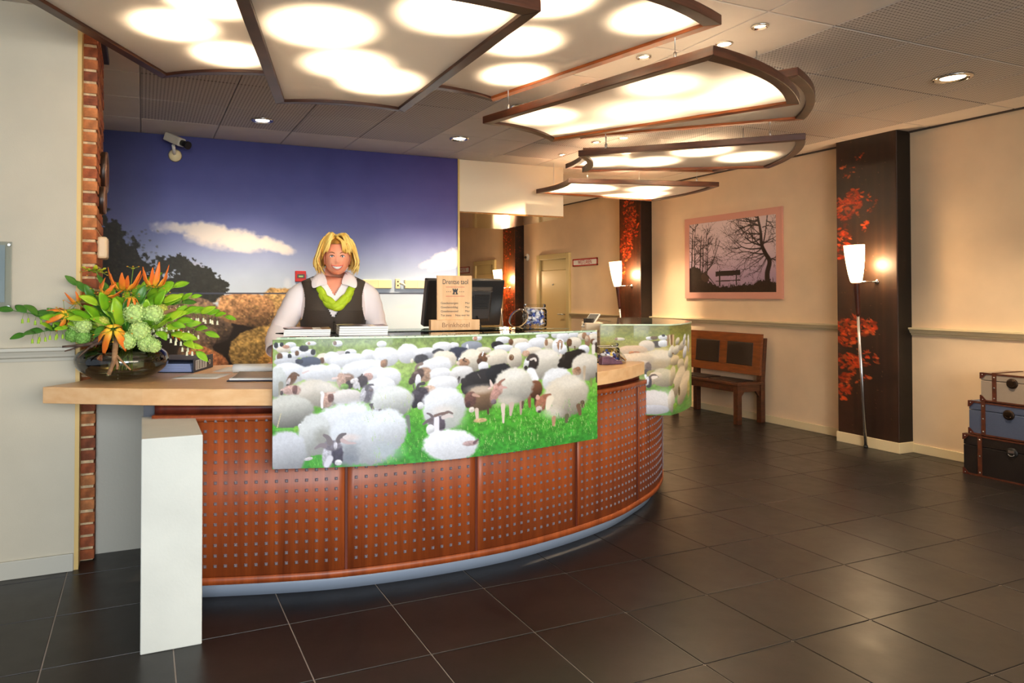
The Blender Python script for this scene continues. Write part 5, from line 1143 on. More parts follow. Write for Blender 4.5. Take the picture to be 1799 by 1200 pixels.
dg = bpy.context.evaluated_depsgraph_get(); em = bpy.data.meshes.new_from_object(bo.evaluated_get(dg))
BMB = MB(); BMB.add([tuple(v.co) for v in em.vertices], [tuple(p.vertices) for p in em.polygons], True)
bpy.data.objects.remove(bo)
# fingers: short tapered chains rooted in the palms, curved down onto the worktop
for sx, fi in hands:
    k = np.array(J[fi])
    for i, (dx, l) in enumerate([(-.030, .062), (-.011, .072), (.009, .068), (.028, .052)]):
        p0 = k+np.array((dx*.8, .012, 0)); p1 = k+np.array((dx*1.15, -.035, .004)); p2 = p1+np.array((dx*.1, -l*.5, -.010)); p3 = p2+np.array((0, -l*.35, -.012))
        BMB.tube([p0, p1, p2, p3], [.0105, .0095, .0085, .006], 8)
    t = -sx; p0 = k+np.array((t*.02, .03, 0)); BMB.tube([p0, p0+np.array((t*.03, -.025, -.004)), p0+np.array((t*.042, -.055, -.014))], [.012, .0105, .007], 8)
# head: a sphere shaped into a face
def face(d):
    x, y, z = d; f = 1.0; fr = max(-y, 0)
    if z < 0: f *= 1-.10*(-z)**1.5*(1-.2*fr)
    f += .035*math.exp(-((z+.82)/.22)**2-(x/.35)**2)*fr              # chin
    f += .045*math.exp(-((abs(x)-.52)/.24)**2-((z+.22)/.25)**2)*fr     # cheeks
    f -= .035*math.exp(-((abs(x)-.33)/.16)**2-((z-.10)/.11)**2)*fr     # eye sockets
    f += .03*math.exp(-((z-.30)/.14)**2-(x/.6)**2)*fr                # brow
    f += .11*math.exp(-(x/.115)**2-((z+.20)/.13)**2)*fr+.06*math.exp(-(x/.09)**2-((z-.02)/.20)**2)*fr   # nose
    f += .035*math.exp(-((abs(x)-.13)/.07)**2-((z+.24)/.07)**2)*fr
    f += .03*math.exp(-((z+.50)/.16)**2-(x/.45)**2)*fr               # mouth mound
    return f
HR = (.0740, .092, .107)
BMB.ell(HC, HR, 72, 54, fn=face)
def on_face(x, z, off=0):             # point of the face at direction given by head-local x, z
    zz = z/HR[2]; xx = x/HR[0]
    for _ in range(12):
        y = -math.sqrt(max(1-xx*xx-zz*zz, .02)); k = face((xx, y, zz)); xx, zz = x/(HR[0]*k), z/(HR[2]*k)
    y = -math.sqrt(max(1-xx*xx-zz*zz, .02)); k = face((xx, y, zz)); return Vector((HC[0]+x, HC[1]+y*HR[1]*k-off, HC[2]+z))
for s in (-1, 1): BMB.ell((HC[0]+s*.074, HC[1]+.005, HC[2]-.005), (.012, .022, .034), 12, 10)
body = obj('body', BMB.move(PM), M_SKIN, wo_)
def part(name, bm, m, par=wo_, **k): return obj(name, bm.move(PM), m, par, **k)
# eyes, brows, smile
for s in (-1, 1):
    c = on_face(s*.0300, .006, -.0035)
    ey = part('eye', MB().ell(c, (.0125, .007, .0058), 16, 10), M_EYEW)
    part('iris', MB().ell(c+Vector((0, -.0046, 0)), (.0052, .0032, .0052), 12, 8), M_IRIS, ey)
    part('eyelid', MB().tube([on_face(s*.0300+q*.0145, .006+.0072-.0068*q*q, .0012) for q in np.linspace(-1, 1, 9)], [.0012, .0021, .0024, .0025, .0025, .0025, .0024, .002, .0012], 8), mat('lash', (84, 56, 46), .6), ey)
    part('lower_lid', MB().tube([on_face(s*.0300+q*.0135, .006-.0068+.005*q*q, .0004) for q in np.linspace(-1, 1, 9)], .0014, 8), M_SKIN, ey)
    part('eyebrow', MB().tube([on_face(s*(.015+.032*q), .024+.0075*math.sin(q*2.6), .0008) for q in np.linspace(0, 1, 8)], [.0016, .0024, .0026, .0026, .0024, .002, .0016, .001], 8), M_BROW)
mz = -.056
def lipc(q, up): w = .0345; return (q*w, mz+(.0125*q*q+.0015)+(up*(1-q*q)))
tg = [[on_face(q*.0285, mz+.0125*q*q*.8+(.0035-.0148*t)*(1-q*q*.95), .0018+.002*(1-q*q)) for q in np.linspace(-1, 1, 13)] for t in np.linspace(0, 1, 4)]
part('mouth_shadow', MB().sheet([[on_face(q*.0335, mz+.0125*q*q+(.0045-.017*t)*(1-q*q), .0012) for q in np.linspace(-1, 1, 13)] for t in np.linspace(0, 1, 4)]), mat('mouth_dark', (90, 34, 30), .6))
part('teeth', MB().sheet(tg), M_TEETH, solid=.0015)
part('upper_lip', MB().tube([on_face(*lipc(q, .0045), .002) for q in np.linspace(-1, 1, 13)], [.001]+[.0022, .0027]+[.003]*7+[.0027, .0022]+[.001], 8), M_LIP)
part('lower_lip', MB().tube([on_face(*lipc(q, -.0145), .0022) for q in np.linspace(-1, 1, 13)], [.001]+[.0022, .003]+[.0038]*7+[.003, .0022]+[.001], 8), M_LIP)
for s in (-1, 1): part('smile_crease', MB().tube([on_face(s*.019, -.022, -.0004), on_face(s*.033, -.036, -.0002), on_face(s*.040, -.056, -.0004)], [.0006, .0012, .0006], 6), mat('crease', (206, 120, 92), .6))
# hair: an undercap and many layered locks
M_HAIR = mat('blonde_hair', (255, 230, 138), .45, var=.35, scale=26, stretch=(1, 1, .25), rgb2=(238, 180, 74)); M_HAIRD = mat('dark_blonde_hair', (206, 146, 62), .5, var=.3, scale=30)
def hf(d):
    return 1.0
cap = MB(); nv = 26; nu = 40; vv = []
for j in range(nv+1):
    ph = math.pi*.62*j/nv
    for i in range(nu):
        th = 2*math.pi*i/nu; d = (math.sin(ph)*math.cos(th), math.sin(ph)*math.sin(th), math.cos(ph))
        vv.append((HC[0]+d[0]*.086, HC[1]+.012+d[1]*.103, HC[2]+.004+d[2]*.122))
fc = []
for j in range(nv):
    for i in range(nu):
        th = 2*math.pi*(i+.5)/nu; ph = math.pi*.62*(j+.5)/nv; d = (math.sin(ph)*math.cos(th), math.sin(ph)*math.sin(th), math.cos(ph))
        if d[1] < -.30 and d[2] < .62 and abs(d[0]) < .86: continue
        fc.append((j*nu+i, (j+1)*nu+i, (j+1)*nu+(i+1) % nu, j*nu+(i+1) % nu))
cap.add(vv, fc, True); hair = part('hair', cap, M_HAIRD)
hg = random.Random(4)
LK = [MB(), MB()]
part_x = -.012
def lock(P, w, k=0):
    Pn = spline(P, 11); n = len(Pn); t = np.linspace(0, 1, n)
    LK[k].tube(Pn, [w*(.55+.6*math.sin(math.pi*min(q*.8+.18, 1))**.8)*(1 if q < .8 else max(.22, (1-q)/.2)) for q in t], 6, flat=.55)
for k in range(190):                  # side and back curtain
    a = hg.uniform(-28, 208); th = R(a); c, s = math.cos(th), math.sin(th); sd = 1 if c > 0 else -1
    bot = -.080+hg.uniform(-.020, .022)+(.02 if s > .6 else 0); out = hg.uniform(.94, 1.10)
    top = Vector((HC[0]+part_x*.6+c*.020, HC[1]+.006+s*.03, HC[2]+.132+hg.uniform(0, .010)))
    m1 = Vector((HC[0]+c*.080*out, HC[1]+.010+s*.088*out, HC[2]+.104+hg.uniform(-.012, .010)))
    m2 = Vector((HC[0]+c*.110*out, HC[1]+.014+s*.114*out, HC[2]+.018+hg.uniform(-.012, .012)))
    m3 = Vector((HC[0]+c*.120*out+hg.uniform(-.006, .008)*sd, HC[1]+.014+s*.116*out, HC[2]-.036+hg.uniform(-.014, .014)))
    en = Vector((HC[0]+c*(.100+hg.uniform(-.022, .020))*out, HC[1]+.006+s*.100, HC[2]+bot))
    lock([top, m1, m2, m3, en], hg.uniform(.0065, .0105), 1 if hg.random() < .12 else 0)
for k in range(60):                   # fringe swept off the parting
    q = hg.uniform(0, 1); sd = -1 if k % 5 < 2 else 1
    top = Vector((HC[0]+part_x+sd*.008+hg.uniform(-.004, .004), HC[1]-.020-hg.uniform(0, .035), HC[2]+.126-hg.uniform(0, .010)))
    if sd < 0:
        m = Vector((HC[0]-.046-.02*q, HC[1]-.075+.02*q, HC[2]+.092-.01*q)); e1 = Vector((HC[0]-.064-.012*q, HC[1]-.080+.03*q, HC[2]+.052)); en = Vector((HC[0]-.082-.01*q, HC[1]-.052+.02*q, HC[2]+.010-.02*q+hg.uniform(-.01, .01)))
    else:
        m = Vector((HC[0]+.024+.026*q, HC[1]-.086+.012*q, HC[2]+.094-.008*q)); e1 = Vector((HC[0]+.030+.036*q, HC[1]-.095+.022*q, HC[2]+.062)); en = Vector((HC[0]+.026+.052*q, HC[1]-.094+.04*q, HC[2]+.034-.014*q+hg.uniform(-.008, .006)))
    lock([top, m, e1, en], hg.uniform(.005, .0085), 1 if hg.random() < .15 else 0)
for k in range(50):                   # volume on the crown
    a = R(hg.uniform(-60, 240)); c, s = math.cos(a), math.sin(a)
    lock([(HC[0]+part_x+c*.008, HC[1]+s*.012, HC[2]+.130), (HC[0]+c*.05, HC[1]+.008+s*.055, HC[2]+.136+hg.uniform(-.006, .012)), (HC[0]+c*.084, HC[1]+.01+s*.09, HC[2]+.094), (HC[0]+c*.108, HC[1]+.012+s*.106, HC[2]+.03)], hg.uniform(.007, .011))
part('hair_locks', LK[0], M_HAIR, hair); part('dark_locks', LK[1], M_HAIRD, hair)
# blouse: torso, sleeves, collar
TOR = [(-.02, .02, .86, .185, .135), (-.02, .01, .98, .172, .122), (-.02, 0, 1.08, .168, .124), (-.018, -.008, 1.18, .182, .146), (-.016, -.012, 1.25, .190, .150), (-.015, -.010, 1.33, .190, .128), (-.016, -.012, 1.385, .188, .104), (-.016, -.014, 1.418, .176, .088), (-.014, -.018, 1.440, .128, .076), (-.012, -.024, 1.460, .076, .066), (-.010, -.03, 1.474, .062, .060)]
sh_ = loft(rings_i(TOR, 220), 260, False)
ARM = {}
for sx, P, rr in [(-1, [(-.150, 0, 1.365), (-.205, -.002, 1.345), (-.262, .0, 1.245), (-.322, .0, 1.135), (-.345, -.07, 1.075), (-.345, -.15, 1.02)], [.055, .074, .070, .066, .062, .050]), (1, [(.118, 0, 1.365), (.172, -.002, 1.345), (.212, .01, 1.245), (.243, .02, 1.135), (.262, -.06, 1.075), (.27, -.15, 1.02)], [.055, .074, .068, .062, .056, .048])]:
    q = spline(P, 26); r2 = np.interp(np.linspace(0, 5, 26), range(6), rr)
    sh_.tube(q, [r_*(1+.03*math.sin(i*1.9)) for i, r_ in enumerate(r2)], 22, caps=False)
kf = []
for f, m_ in zip(sh_.f, sh_.sm):      # open neck
    x, y, z = np.mean([sh_.v[i] for i in f], 0)
    if y < .0 and z > 1.335 and abs(x+.012) < (z-1.335)*.62: continue
    kf.append(f)
sh_.f = kf; sh_.sm = [True]*len(kf)
part('blouse', sh_, M_SHIRT, solid=.002)
# waistcoat with a deep V and arm openings
vr = [(c, y-.002, z, rx+.010, ry+.011) for c, y, z, rx, ry in rings_i(TOR[:9]+[(-.013, -.020, 1.448, .112, .074)], 170)]
n = 240; vb = loft(vr, n, False); keep = []
for f in vb.f:
    p = np.mean([vb.v[i] for i in f], 0); x, y, z = p; ok = True
    if y < -.01 and z > 1.205 and abs(x+.016) < (z-1.205)*.60: ok = False
    if y > .02 and z > 1.43 and abs(x) < .07: ok = False
    if z > 1.19 and abs(x+.016) > .162+.018*((1.30-z)/.1)**2: ok = False
    if abs(x+.014) < .080 and z > 1.385 and y < .02: ok = False
    if ok: keep.append(f)
vb.f = keep; vb.sm = [True]*len(keep)
ve = part('waistcoat', vb, M_VEST, solid=.004)
part('waistcoat_seam', MB().tube([(-.016, -.170, 1.205), (-.016, -.163, 1.12), (-.018, -.142, 1.05), (-.02, -.137, .98)], .0022, 6), mat('vest_seam', (24, 20, 18), .7), ve)
for z, y in [(1.185, -.171), (1.115, -.163), (1.05, -.144)]: part('waistcoat_button', MB().lathe([(0, .003), (.007, .0025), (.008, 0)], (-.012, y, z), 14, M=Matrix.Rotation(R(90), 3, 'X')), M_BLACK, ve)
for s in (-1, 1):                     # collar wings: fold line at the neck, outer edge and tip over the waistcoat
    x = lambda q: -.012+s*q
    I = [(.066, .030, 1.484), (.067, -.020, 1.480), (.056, -.072, 1.458), (.030, -.128, 1.398)]
    O = [(.090, .034, 1.456), (.112, -.030, 1.458), (.136, -.098, 1.428), (.130, -.156, 1.366)]
    G = []
    for (a1, b1, c1_), (a2, b2, c2_) in zip(I, O):
        G.append([(x(a1+(a2-a1)*t), b1+(b2-b1)*t-.010*math.sin(math.pi*t), c1_+(c2_-c1_)*t+.008*math.sin(math.pi*t)) for t in (0, .33, .66, 1)])
    part('collar', MB().sheet(G, flip=(s > 0)), M_SHIRT, solid=.003, sub=2)
# loosely knotted scarf under the collar
sc = MB()
for k in range(5):
    o = .008*(k-2)
    P = [(-.100+o*.3, -.105-.004*(k % 2), 1.372-o), (-.072, -.142-.006*(k % 2), 1.325-o), (-.034, -.170, 1.288-o*.9), (-.006, -.178-.004*k % .009, 1.276-o*.8), (.030, -.170, 1.292-o*.9), (.064, -.142-.006*(k % 2), 1.330-o), (.092-o*.3, -.105, 1.374-o)]
    sc.tube(spline(P, 30), [.0195*(.62+.5*abs(math.sin(i*.42+k))) for i in range(30)], 10)
part('scarf', sc, M_SCARF)
# trousers and shoes
tr = loft(rings_i([(-.02, .02, .80, .19, .14), (-.02, .02, .88, .192, .14), (-.02, .012, .96, .182, .130)], 10), 32)
for s in (-1, 1): tr.tube([(-.02+s*.09, .02, .86), (-.02+s*.098, .03, .5), (-.02+s*.10, .045, .06)], [.108, .082, .068], 20)
part('trousers', tr, mat('black_trousers', (26, 25, 27), .7))
for s in (-1, 1): part('shoe', MB().ell((-.02+s*.105, -.045, .036), (.046, .125, .036), 18, 10), M_BLACK)

# ------------------------------------------------------------------ floor lamps, bench, trunks along the right wall
M_SHADE = emis('lit_opal_shade', (255, 214, 160), 2.6)
M_LWOOD = mat('lamp_dark_wood', (70, 30, 20), .35, var=.2, scale=10)
def floor_lamp(yf, ys, label, e):
    # foot on the floor at yf, shade at ys, leaning out from the pilaster
    foot = np.array((5.845, yf, 0)); sb = np.array((5.705, ys, 1.445)); ax = (sb-foot)/np.linalg.norm(sb-foot)
    t = thing('floor_lamp', tuple(foot), label, 'floor lamp')
    m1 = foot+ax*1.165
    obj('pole', MB().tube([foot, m1], .013, 16), mat('lamp_steel', (208, 208, 214), .25, 1), t)
    obj('foot_cap', MB().tube([foot, foot+ax*.02], .017, 16), M_BLACK, t)
    obj('wooden_stem', MB().tube([m1-ax*.005, m1+ax*.02, sb-ax*.01, sb], [.015, .017, .026, .027], 16), M_LWOOD, t)
    obj('stay_bar', MB().tube([sb+np.array((0, 0, .004)), (5.884, ys-.06, 1.452)], .007, 10), M_CHROME, t)
    obj('wall_rosette', MB().lathe([(0, .014), (.018, .012), (.022, 0)], (5.884, ys-.06, 1.452), 16, M=Matrix.Rotation(R(-90), 3, 'Y')), M_CHROME, t)
    prof = [(.0, 0), (.038, .0), (.045, .012), (.058, .08), (.070, .18), (.077, .27), (.079, .325), (.0765, .325), (.074, .27), (.066, .17), (.05, .06)]
    q = Vector(ax).to_track_quat('Z', 'Y').to_matrix()
    obj('lamp_shade', MB().lathe(prof, tuple(sb), 32, M=q, close=True), M_SHADE, t)
    c = sb+ax*.16-np.array((.0, 0, 0))
    lamp('POINT', 'floor_lamp_light', (sb[0]+.098, ys-.06, 1.60), e, (1.0, .70, .40), shadow_soft_size=.05)
    return t
floor_lamp(4.125, 4.10, 'slim leaning floor lamp in front of the nearest autumn print pilaster', 5)
floor_lamp(7.33, 7.36, 'slim leaning floor lamp at the middle autumn print pilaster', 7)
floor_lamp(10.56, 10.60, 'farthest slim floor lamp, mostly hidden behind the monitor', 9)

M_OAK = mat('dark_oak', (84, 42, 20), .38, var=.3, scale=5, stretch=(1.5, 9, 9), rgb2=(56, 28, 15), coat=.2)
M_OAK2 = mat('honey_oak', (122, 66, 27), .38, var=.25, scale=5, stretch=(9, 1.5, 9), rgb2=(94, 48, 20), coat=.2)
M_LEATH = mat('black_leather', (30, 22, 19), .42, bump=.2, bscale=120)
be = thing('hall_bench', (5.85, 5.83, 0), 'dark wooden hall bench with black leather pads under the framed photograph', 'bench')
Y0, Y1, XF, XB = 5.335, 6.30, 5.635, 6.02
for y, n_ in [(Y0, 1), (Y1-.06, 1)]:
    obj('leg', MB().box(XF, XF+.058, y, y+.06, 0, .40), M_OAK, be, bev=.004)
    bm = MB(); bm.add([(XB-.06, y, 0), (XB, y, 0), (XB, y+.06, 0), (XB-.06, y+.06, 0), (XB-.06, y, .45), (XB, y, .45), (XB, y+.06, .45), (XB-.06, y+.06, .45), (XB-.005, y, .88), (XB+.035, y, .88), (XB+.035, y+.06, .88), (XB-.005, y+.06, .88)],
        [(0, 3, 2, 1), (0, 1, 5, 4), (1, 2, 6, 5), (2, 3, 7, 6), (3, 0, 4, 7), (4, 5, 9, 8), (5, 6, 10, 9), (6, 7, 11, 10), (7, 4, 8, 11), (8, 9, 10, 11)])
    obj('leg', bm, M_OAK, be, bev=.004)
    obj('side_apron', MB().box(XF+.058, XB-.055, y+.012, y+.048, .33, .40), M_OAK, be, bev=.003)
    for xa, xb in [(XF+.058, XF+.11), (XB-.062, XB-.114)]:
        br = MB(); br.add([(xa, y+.018, .33), (xb, y+.018, .33), (xa, y+.018, .265), (xa, y+.042, .33), (xb, y+.042, .33), (xa, y+.042, .265)], [(0, 1, 2), (3, 5, 4), (0, 3, 4, 1), (1, 4, 5, 2), (2, 5, 3, 0)])
        obj('corner_brace', br, M_OAK, be)
obj('front_apron', MB().box(XF+.008, XF+.04, Y0+.06, Y1-.06, .33, .40), M_OAK, be, bev=.003)
obj('seat', MB().box(XF-.015, XB-.03, Y0-.01, Y1+.01, .40, .428), M_OAK, be, bev=.005)
for a, b_ in [(Y0+.07, (Y0+Y1)/2-.03), ((Y0+Y1)/2+.03, Y1-.07)]: obj('seat_pad', MB().box(XF+.05, XB-.09, a, b_, .424, .438), M_LEATH, be, bev=.006)
def back(y0, y1, z0, z1, d0, d1, m, name, par, bev=.003):     # leaning back: x follows z
    fx = lambda z: 5.925+(z-.5)*.085
    bm = MB(); v = [(fx(z)+d, y, z) for z in (z0, z1) for y in (y0, y1) for d in (d0, d1)]
    bm.add(v, [(0, 1, 3, 2), (4, 6, 7, 5), (0, 4, 5, 1), (2, 3, 7, 6), (0, 2, 6, 4), (1, 5, 7, 3)]); return obj(name, bm, m, par, bev=bev)
ym = (Y0+Y1)/2; a, b_ = Y0-.02, Y1+.02
back(a, b_, .83, .925, -.012, .02, M_OAK2, 'back_rail', be); back(a, b_, .495, .585, -.012, .02, M_OAK2, 'back_rail', be)
for q0, q1 in [(a, a+.10), (ym-.055, ym+.055), (b_-.10, b_)]: back(q0, q1, .585, .83, -.012, .02, M_OAK2, 'back_stile', be)
for q0, q1 in [(a+.10, ym-.055), (ym+.055, b_-.10)]: back(q0, q1, .585, .83, -.016, .012, M_LEATH, 'back_pad', be, .008)

M_BRASS = mat('aged_brass', (58, 44, 34), .4, .8); M_STRAP = mat('brown_strap', (82, 40, 22), .5, var=.2, scale=30); M_COR = mat('corner_leather', (74, 30, 18), .45)
def trunk(y1, ylock, z0, z1, ystrap, m, label, xf=5.70, dx=.33):
    y0 = 2*ylock-y1; t = thing('storage_trunk', (xf+dx/2, (y0+y1)/2, z0), label, 'trunk', 'stack of three old style trunks')
    zl = z1-(z1-z0)*.27
    obj('trunk_body', MB().box(xf, xf+dx, y0, y1, z0, zl-.0015), m, t, bev=.004); obj('trunk_lid', MB().box(xf, xf+dx, y0, y1, zl+.0015, z1-.001), m, t, bev=.004)
    for z in (z0, z1-.013): obj('edge_binding', MB().box(xf-.003, xf+.010, y0, y1, z, z+.012), M_STRAP, t)
    for y in (ystrap, 2*ylock-ystrap):
        s = obj('strap', MB().box(xf-.006, xf, y-.013, y+.013, z0+.004, z1).box(xf-.006, xf+dx, y-.013, y+.013, z1-.001, z1+.004), M_STRAP, t)
        for z in (z0+.03, (z0+z1)/2, z1-.03): obj('rivet', MB().lathe([(0, .004), (.004, .003), (.006, 0)], (xf-.006, y, z), 8, M=Matrix.Rotation(R(-90), 3, 'Y')), M_STEEL, s)
    for y, sy in ((y1, -1), (y0, 1)):
        for z, sz in ((z0, 1), (z1-.001, -1)):
            bm = MB(); q = .045
            bm.add([(xf-.004, y-sy*.003, z), (xf-.004, y+sy*q, z), (xf-.004, y+sy*.012, z+sz*q*.9), (xf-.004, y-sy*.003, z+sz*q), (xf+q, y-sy*.003, z), (xf+q*.3, y-sy*.003, z+sz*q)], [(0, 1, 2, 3), (0, 3, 5, 4)])
            c = obj('corner_cap', bm, M_COR, t, solid=.004)
            obj('rivet', MB().ell((xf-.006, y+sy*.014, z+sz*.014), .004, 8, 5), M_STEEL, c)
    lk = obj('lock_plate', MB().lathe([(0, .008), (.026, .008), (.034, .004), (.037, 0)], (xf, ylock, zl-.004), 24, M=Matrix.Rotation(R(-90), 3, 'Y')), M_BRASS if m.name != 'black_trunk_leather' else M_BLACK, t)
    obj('lock_hasp', MB().box(xf-.014, xf-.006, ylock-.018, ylock+.018, zl-.004, zl+.014).tube([(xf-.012, ylock+.018*math.cos(a), zl-.012+.014*math.sin(a)) for a in np.linspace(3.2, 6.2, 9)], .003, 6), M_STEEL if m.name == 'black_trunk_leather' else M_BRASS, lk)
    if z0 < .01: pass
    return t
trunk(3.262, 2.947, .0, .300, 3.15, mat('black_trunk_leather', (24, 19, 18), .42, bump=.15, bscale=140), 'bottom trunk of the stack, black with brown straps')
trunk(3.222, 2.965, .305, .552, 3.125, mat('blue_trunk_leather', (70, 80, 104), .5, bump=.15, bscale=140), 'middle trunk of the stack, dusty blue with a round lock')
trunk(3.141, 2.942, .557, .768, 3.052, mat('grey_trunk_leather', (146, 132, 118), .5, bump=.15, bscale=140), 'top trunk of the stack, pale grey and smallest')

# ------------------------------------------------------------------ glass bowl with the flower arrangement
VX, VY, VZ = -.09, 3.712, .93
M_VGL = mat_clear('smoked_glass', (238, 238, 230), 1.0, .46); M_WATER = mat_clear('vase_water', (246, 244, 226), .6, .2)
va = thing('vase', (VX, VY, VZ), 'low round smoked glass bowl vase on the worktop\'s left end', 'vase')
vp = [(.0, .0), (.10, .001), (.15, .018), (.195, .05), (.214, .085), (.208, .118), (.18, .145), (.14, .162), (.115, .170), (.112, .176)]
obj('bowl', MB().lathe(spline(vp, 40).tolist(), (VX, VY, VZ+.0005), 56, close=True), M_VGL, va)
obj('rim', MB().tube([(VX+.113*math.cos(a), VY+.113*math.sin(a), VZ+.176) for a in np.linspace(0, 6.2832, 41)], .004, 8), M_VGL, va)
wp = [(.0, .004), (.098, .005), (.147, .021), (.19, .051), (.207, .080), (.0, .080)]
obj('water', MB().lathe(wp, (VX, VY, VZ), 48, close=True), M_WATER, va)
fg = random.Random(21)
def mat_leaf(name, a, b_):
    m = mat(name, a, .42, var=.35, scale=14, rgb2=b_, coat=.1); nt = m.node_tree; bs = nt.nodes['Principled BSDF']; bs.inputs['Subsurface Weight'].default_value = 0
    return m
M_LEAF = [mat_leaf('fresh_leaf', (140, 196, 36), (96, 164, 28)), mat_leaf('deep_leaf', (76, 136, 36), (48, 104, 28)), mat_leaf('lime_leaf', (178, 214, 48), (136, 190, 38))]
M_STEM = mat('green_stem', (120, 150, 50), .5); M_BELL = mat('cream_bell', (240, 240, 206), .5); M_TWIG = mat('bare_twig', (156, 118, 82), .8, var=.3, scale=30, bump=.3, bscale=90); M_TWIGD = mat('dark_twig', (92, 72, 60), .8, var=.3, scale=30, bump=.3, bscale=90)
def leaf_mb(p, d, up, l, w, bend=.25, fold=.18):
    d = Vector(d).normalized(); up = Vector(up); s = d.cross(up); s = s.normalized() if s.length > 1e-4 else Vector((1, 0, 0)); u = s.cross(d)
    G = []
    for i in range(8):
        t = i/7; ww = w*.5*(math.sin(math.pi*min(1, t*.93+.035))**.75)*(1-.35*t)*1.25
        c = Vector(p)+d*(l*t)-u*(bend*l*t*t)
        G.append([tuple(c+s*q*ww+u*abs(q)*fold*ww) for q in (-1, -.5, 0, .5, 1)])
    return MB().sheet(G)
mouth = Vector((VX, VY, VZ+.17))
def stem_path(tip, sag=.0, start=None, lift=.08):
    a = Vector(start) if start else Vector((VX+fg.uniform(-.05, .05), VY+fg.uniform(-.05, .05), VZ+.04)); m = mouth+Vector((fg.uniform(-.05, .05), fg.uniform(-.05, .05), .0)); t = Vector(tip)
    mid = (m+t)/2+Vector((0, 0, lift)); return [a, m, mid, t]
def seal_spray(tip, n, l0, label, mi=0, lift=.08, bells=True, down=.25):
    t = thing('leafy_spray', tuple(mouth), label, 'plant stem', 'leafy sprays in the glass bowl')
    P = spline([tuple(q) for q in stem_path(tip, lift=lift)], 40)
    obj('stem', MB().tube(P, np.linspace(.0042, .0018, 40), 7), M_STEM if mi != 1 else M_LEAF[1], t)
    for k in range(n):
        f = .46+.52*k/(n-1); i = int(f*39); p = Vector(P[i]); tg = (Vector(P[min(i+1, 39)])-Vector(P[i-1])).normalized()
        sd = Vector((0, 0, 1)).cross(tg).normalized()*(1 if k % 2 else -1)
        d = tg*.85+sd*fg.uniform(.25, .7)+Vector((0, 0, fg.uniform(.15, .7))); l = l0*1.3*(1-.4*(k/(n-1)))*fg.uniform(.9, 1.1)
        if k == n-1: d = tg
        up = Vector((fg.uniform(-.3, .3), -.75, .75))
        obj('leaf', leaf_mb(p, d, up, l, l*.54, fg.uniform(.05, .4)), M_LEAF[mi if fg.random() < .75 else (0 if mi else 2)], t, solid=.0006)
        if bells and k % 1 == 0 and f < .97:
            for q in (-1, 1):
                b0 = p+Vector((q*.008, -.01, 0)); b1 = b0+Vector((q*.004, -.004, -.022-.006*fg.random()))
                bl = obj('bell', MB().lathe([(.0015, 0), (.0045, -.004), (.0052, -.012), (.0048, -.016), (.0066, -.021)], tuple(b1), 8, close=True), M_BELL if mi != 1 else M_LEAF[2], t)
                obj('bell_stalk', MB().tube([p, b0+Vector((0, 0, -.004)), b1], .0009, 5), M_STEM, bl)
    return t
seal_spray((-.565, 3.66, 1.272), 8, .085, 'dark leafy spray reaching farthest left, across the acrylic frame\'s corner', 1, .03)
seal_spray((-.505, 3.60, 1.158), 9, .075, 'dark leafy spray drooping left just above the dado rail', 1, .05)
seal_spray((.405, 3.66, 1.225), 10, .075, 'pale leafy spray with white bells reaching farthest right over the boulder', 0, .08)
seal_spray((.30, 3.56, 1.150), 8, .085, 'leafy spray with white bells ending above the binder, middle right', 0, .085)
seal_spray((.25, 3.50, 1.058), 9, .09, 'low leafy spray nearest the worktop, drooping in front of the binder', 2, .10)
seal_spray((.16, 3.78, 1.385), 7, .11, 'upper right leafy spray below the two orange lilies, broad fresh leaves', 0, .07)
seal_spray((-.37, 3.64, 1.235), 8, .10, 'broad fresh leaves spraying left in the middle of the bouquet', 0, .05, False)
seal_spray((-.30, 3.70, 1.395), 6, .085, 'darker upper left spray beside the brick pier', 1, .05, False)
seal_spray((.03, 3.80, 1.40), 6, .10, 'upright leafy spray rising in the bouquet\'s middle', 0, .05, False)
seal_spray((.07, 3.50, 1.165), 4, .115, 'short spray of large leaves in front, over the pale flower heads', 0, .06, False)
seal_spray((-.16, 3.58, 1.19), 6, .10, 'dark short leaves in the front middle behind the big orange lily', 1, .05, False)
seal_spray((.20, 3.80, 1.30), 6, .10, 'dark leaves behind the white bells on the right', 1, .06, False)
seal_spray((-.22, 3.84, 1.30), 6, .12, 'broad leaves at the back of the bouquet before the bricks', 0, .05, False)
seal_spray((-.20, 3.60, 1.30), 5, .12, 'broad bright leaves left of centre beneath the beside-brick lily', 2, .04, False)
seal_spray((.10, 3.62, 1.31), 6, .11, 'bright leaves right of centre above the pair of snowballs', 2, .05)
seal_spray((-.02, 3.62, 1.32), 5, .10, 'dark leaves at the bouquet heart above the left snowball', 1, .03, False)
seal_spray((-.26, 3.58, 1.23), 6, .10, 'fresh leaves just above the four small snowballs', 0, .04, False)
for k, (x, y, z, n_, l_, m_, lb) in enumerate([(.24, 3.72, 1.33, 8, .075, 2, 'lime leafy spray arching between the boulder and the upper right lily'), (-.10, 3.74, 1.36, 6, .08, 0, 'small fresh spray under the top centre lily'), (-.33, 3.62, 1.19, 7, .08, 2, 'lime spray between the two drooping left sprays'),
    (.14, 3.56, 1.20, 6, .085, 0, 'fresh spray crossing the cut twig'), (.06, 3.76, 1.43, 6, .07, 2, 'lime leaves peeping up right of the slim bud'), (-.18, 3.66, 1.40, 6, .07, 1, 'dark little leaves beneath the greenish half-open lily')]):
    seal_spray((x, y, z), n_, l_, lb, m_, .05, k in (0, 3))
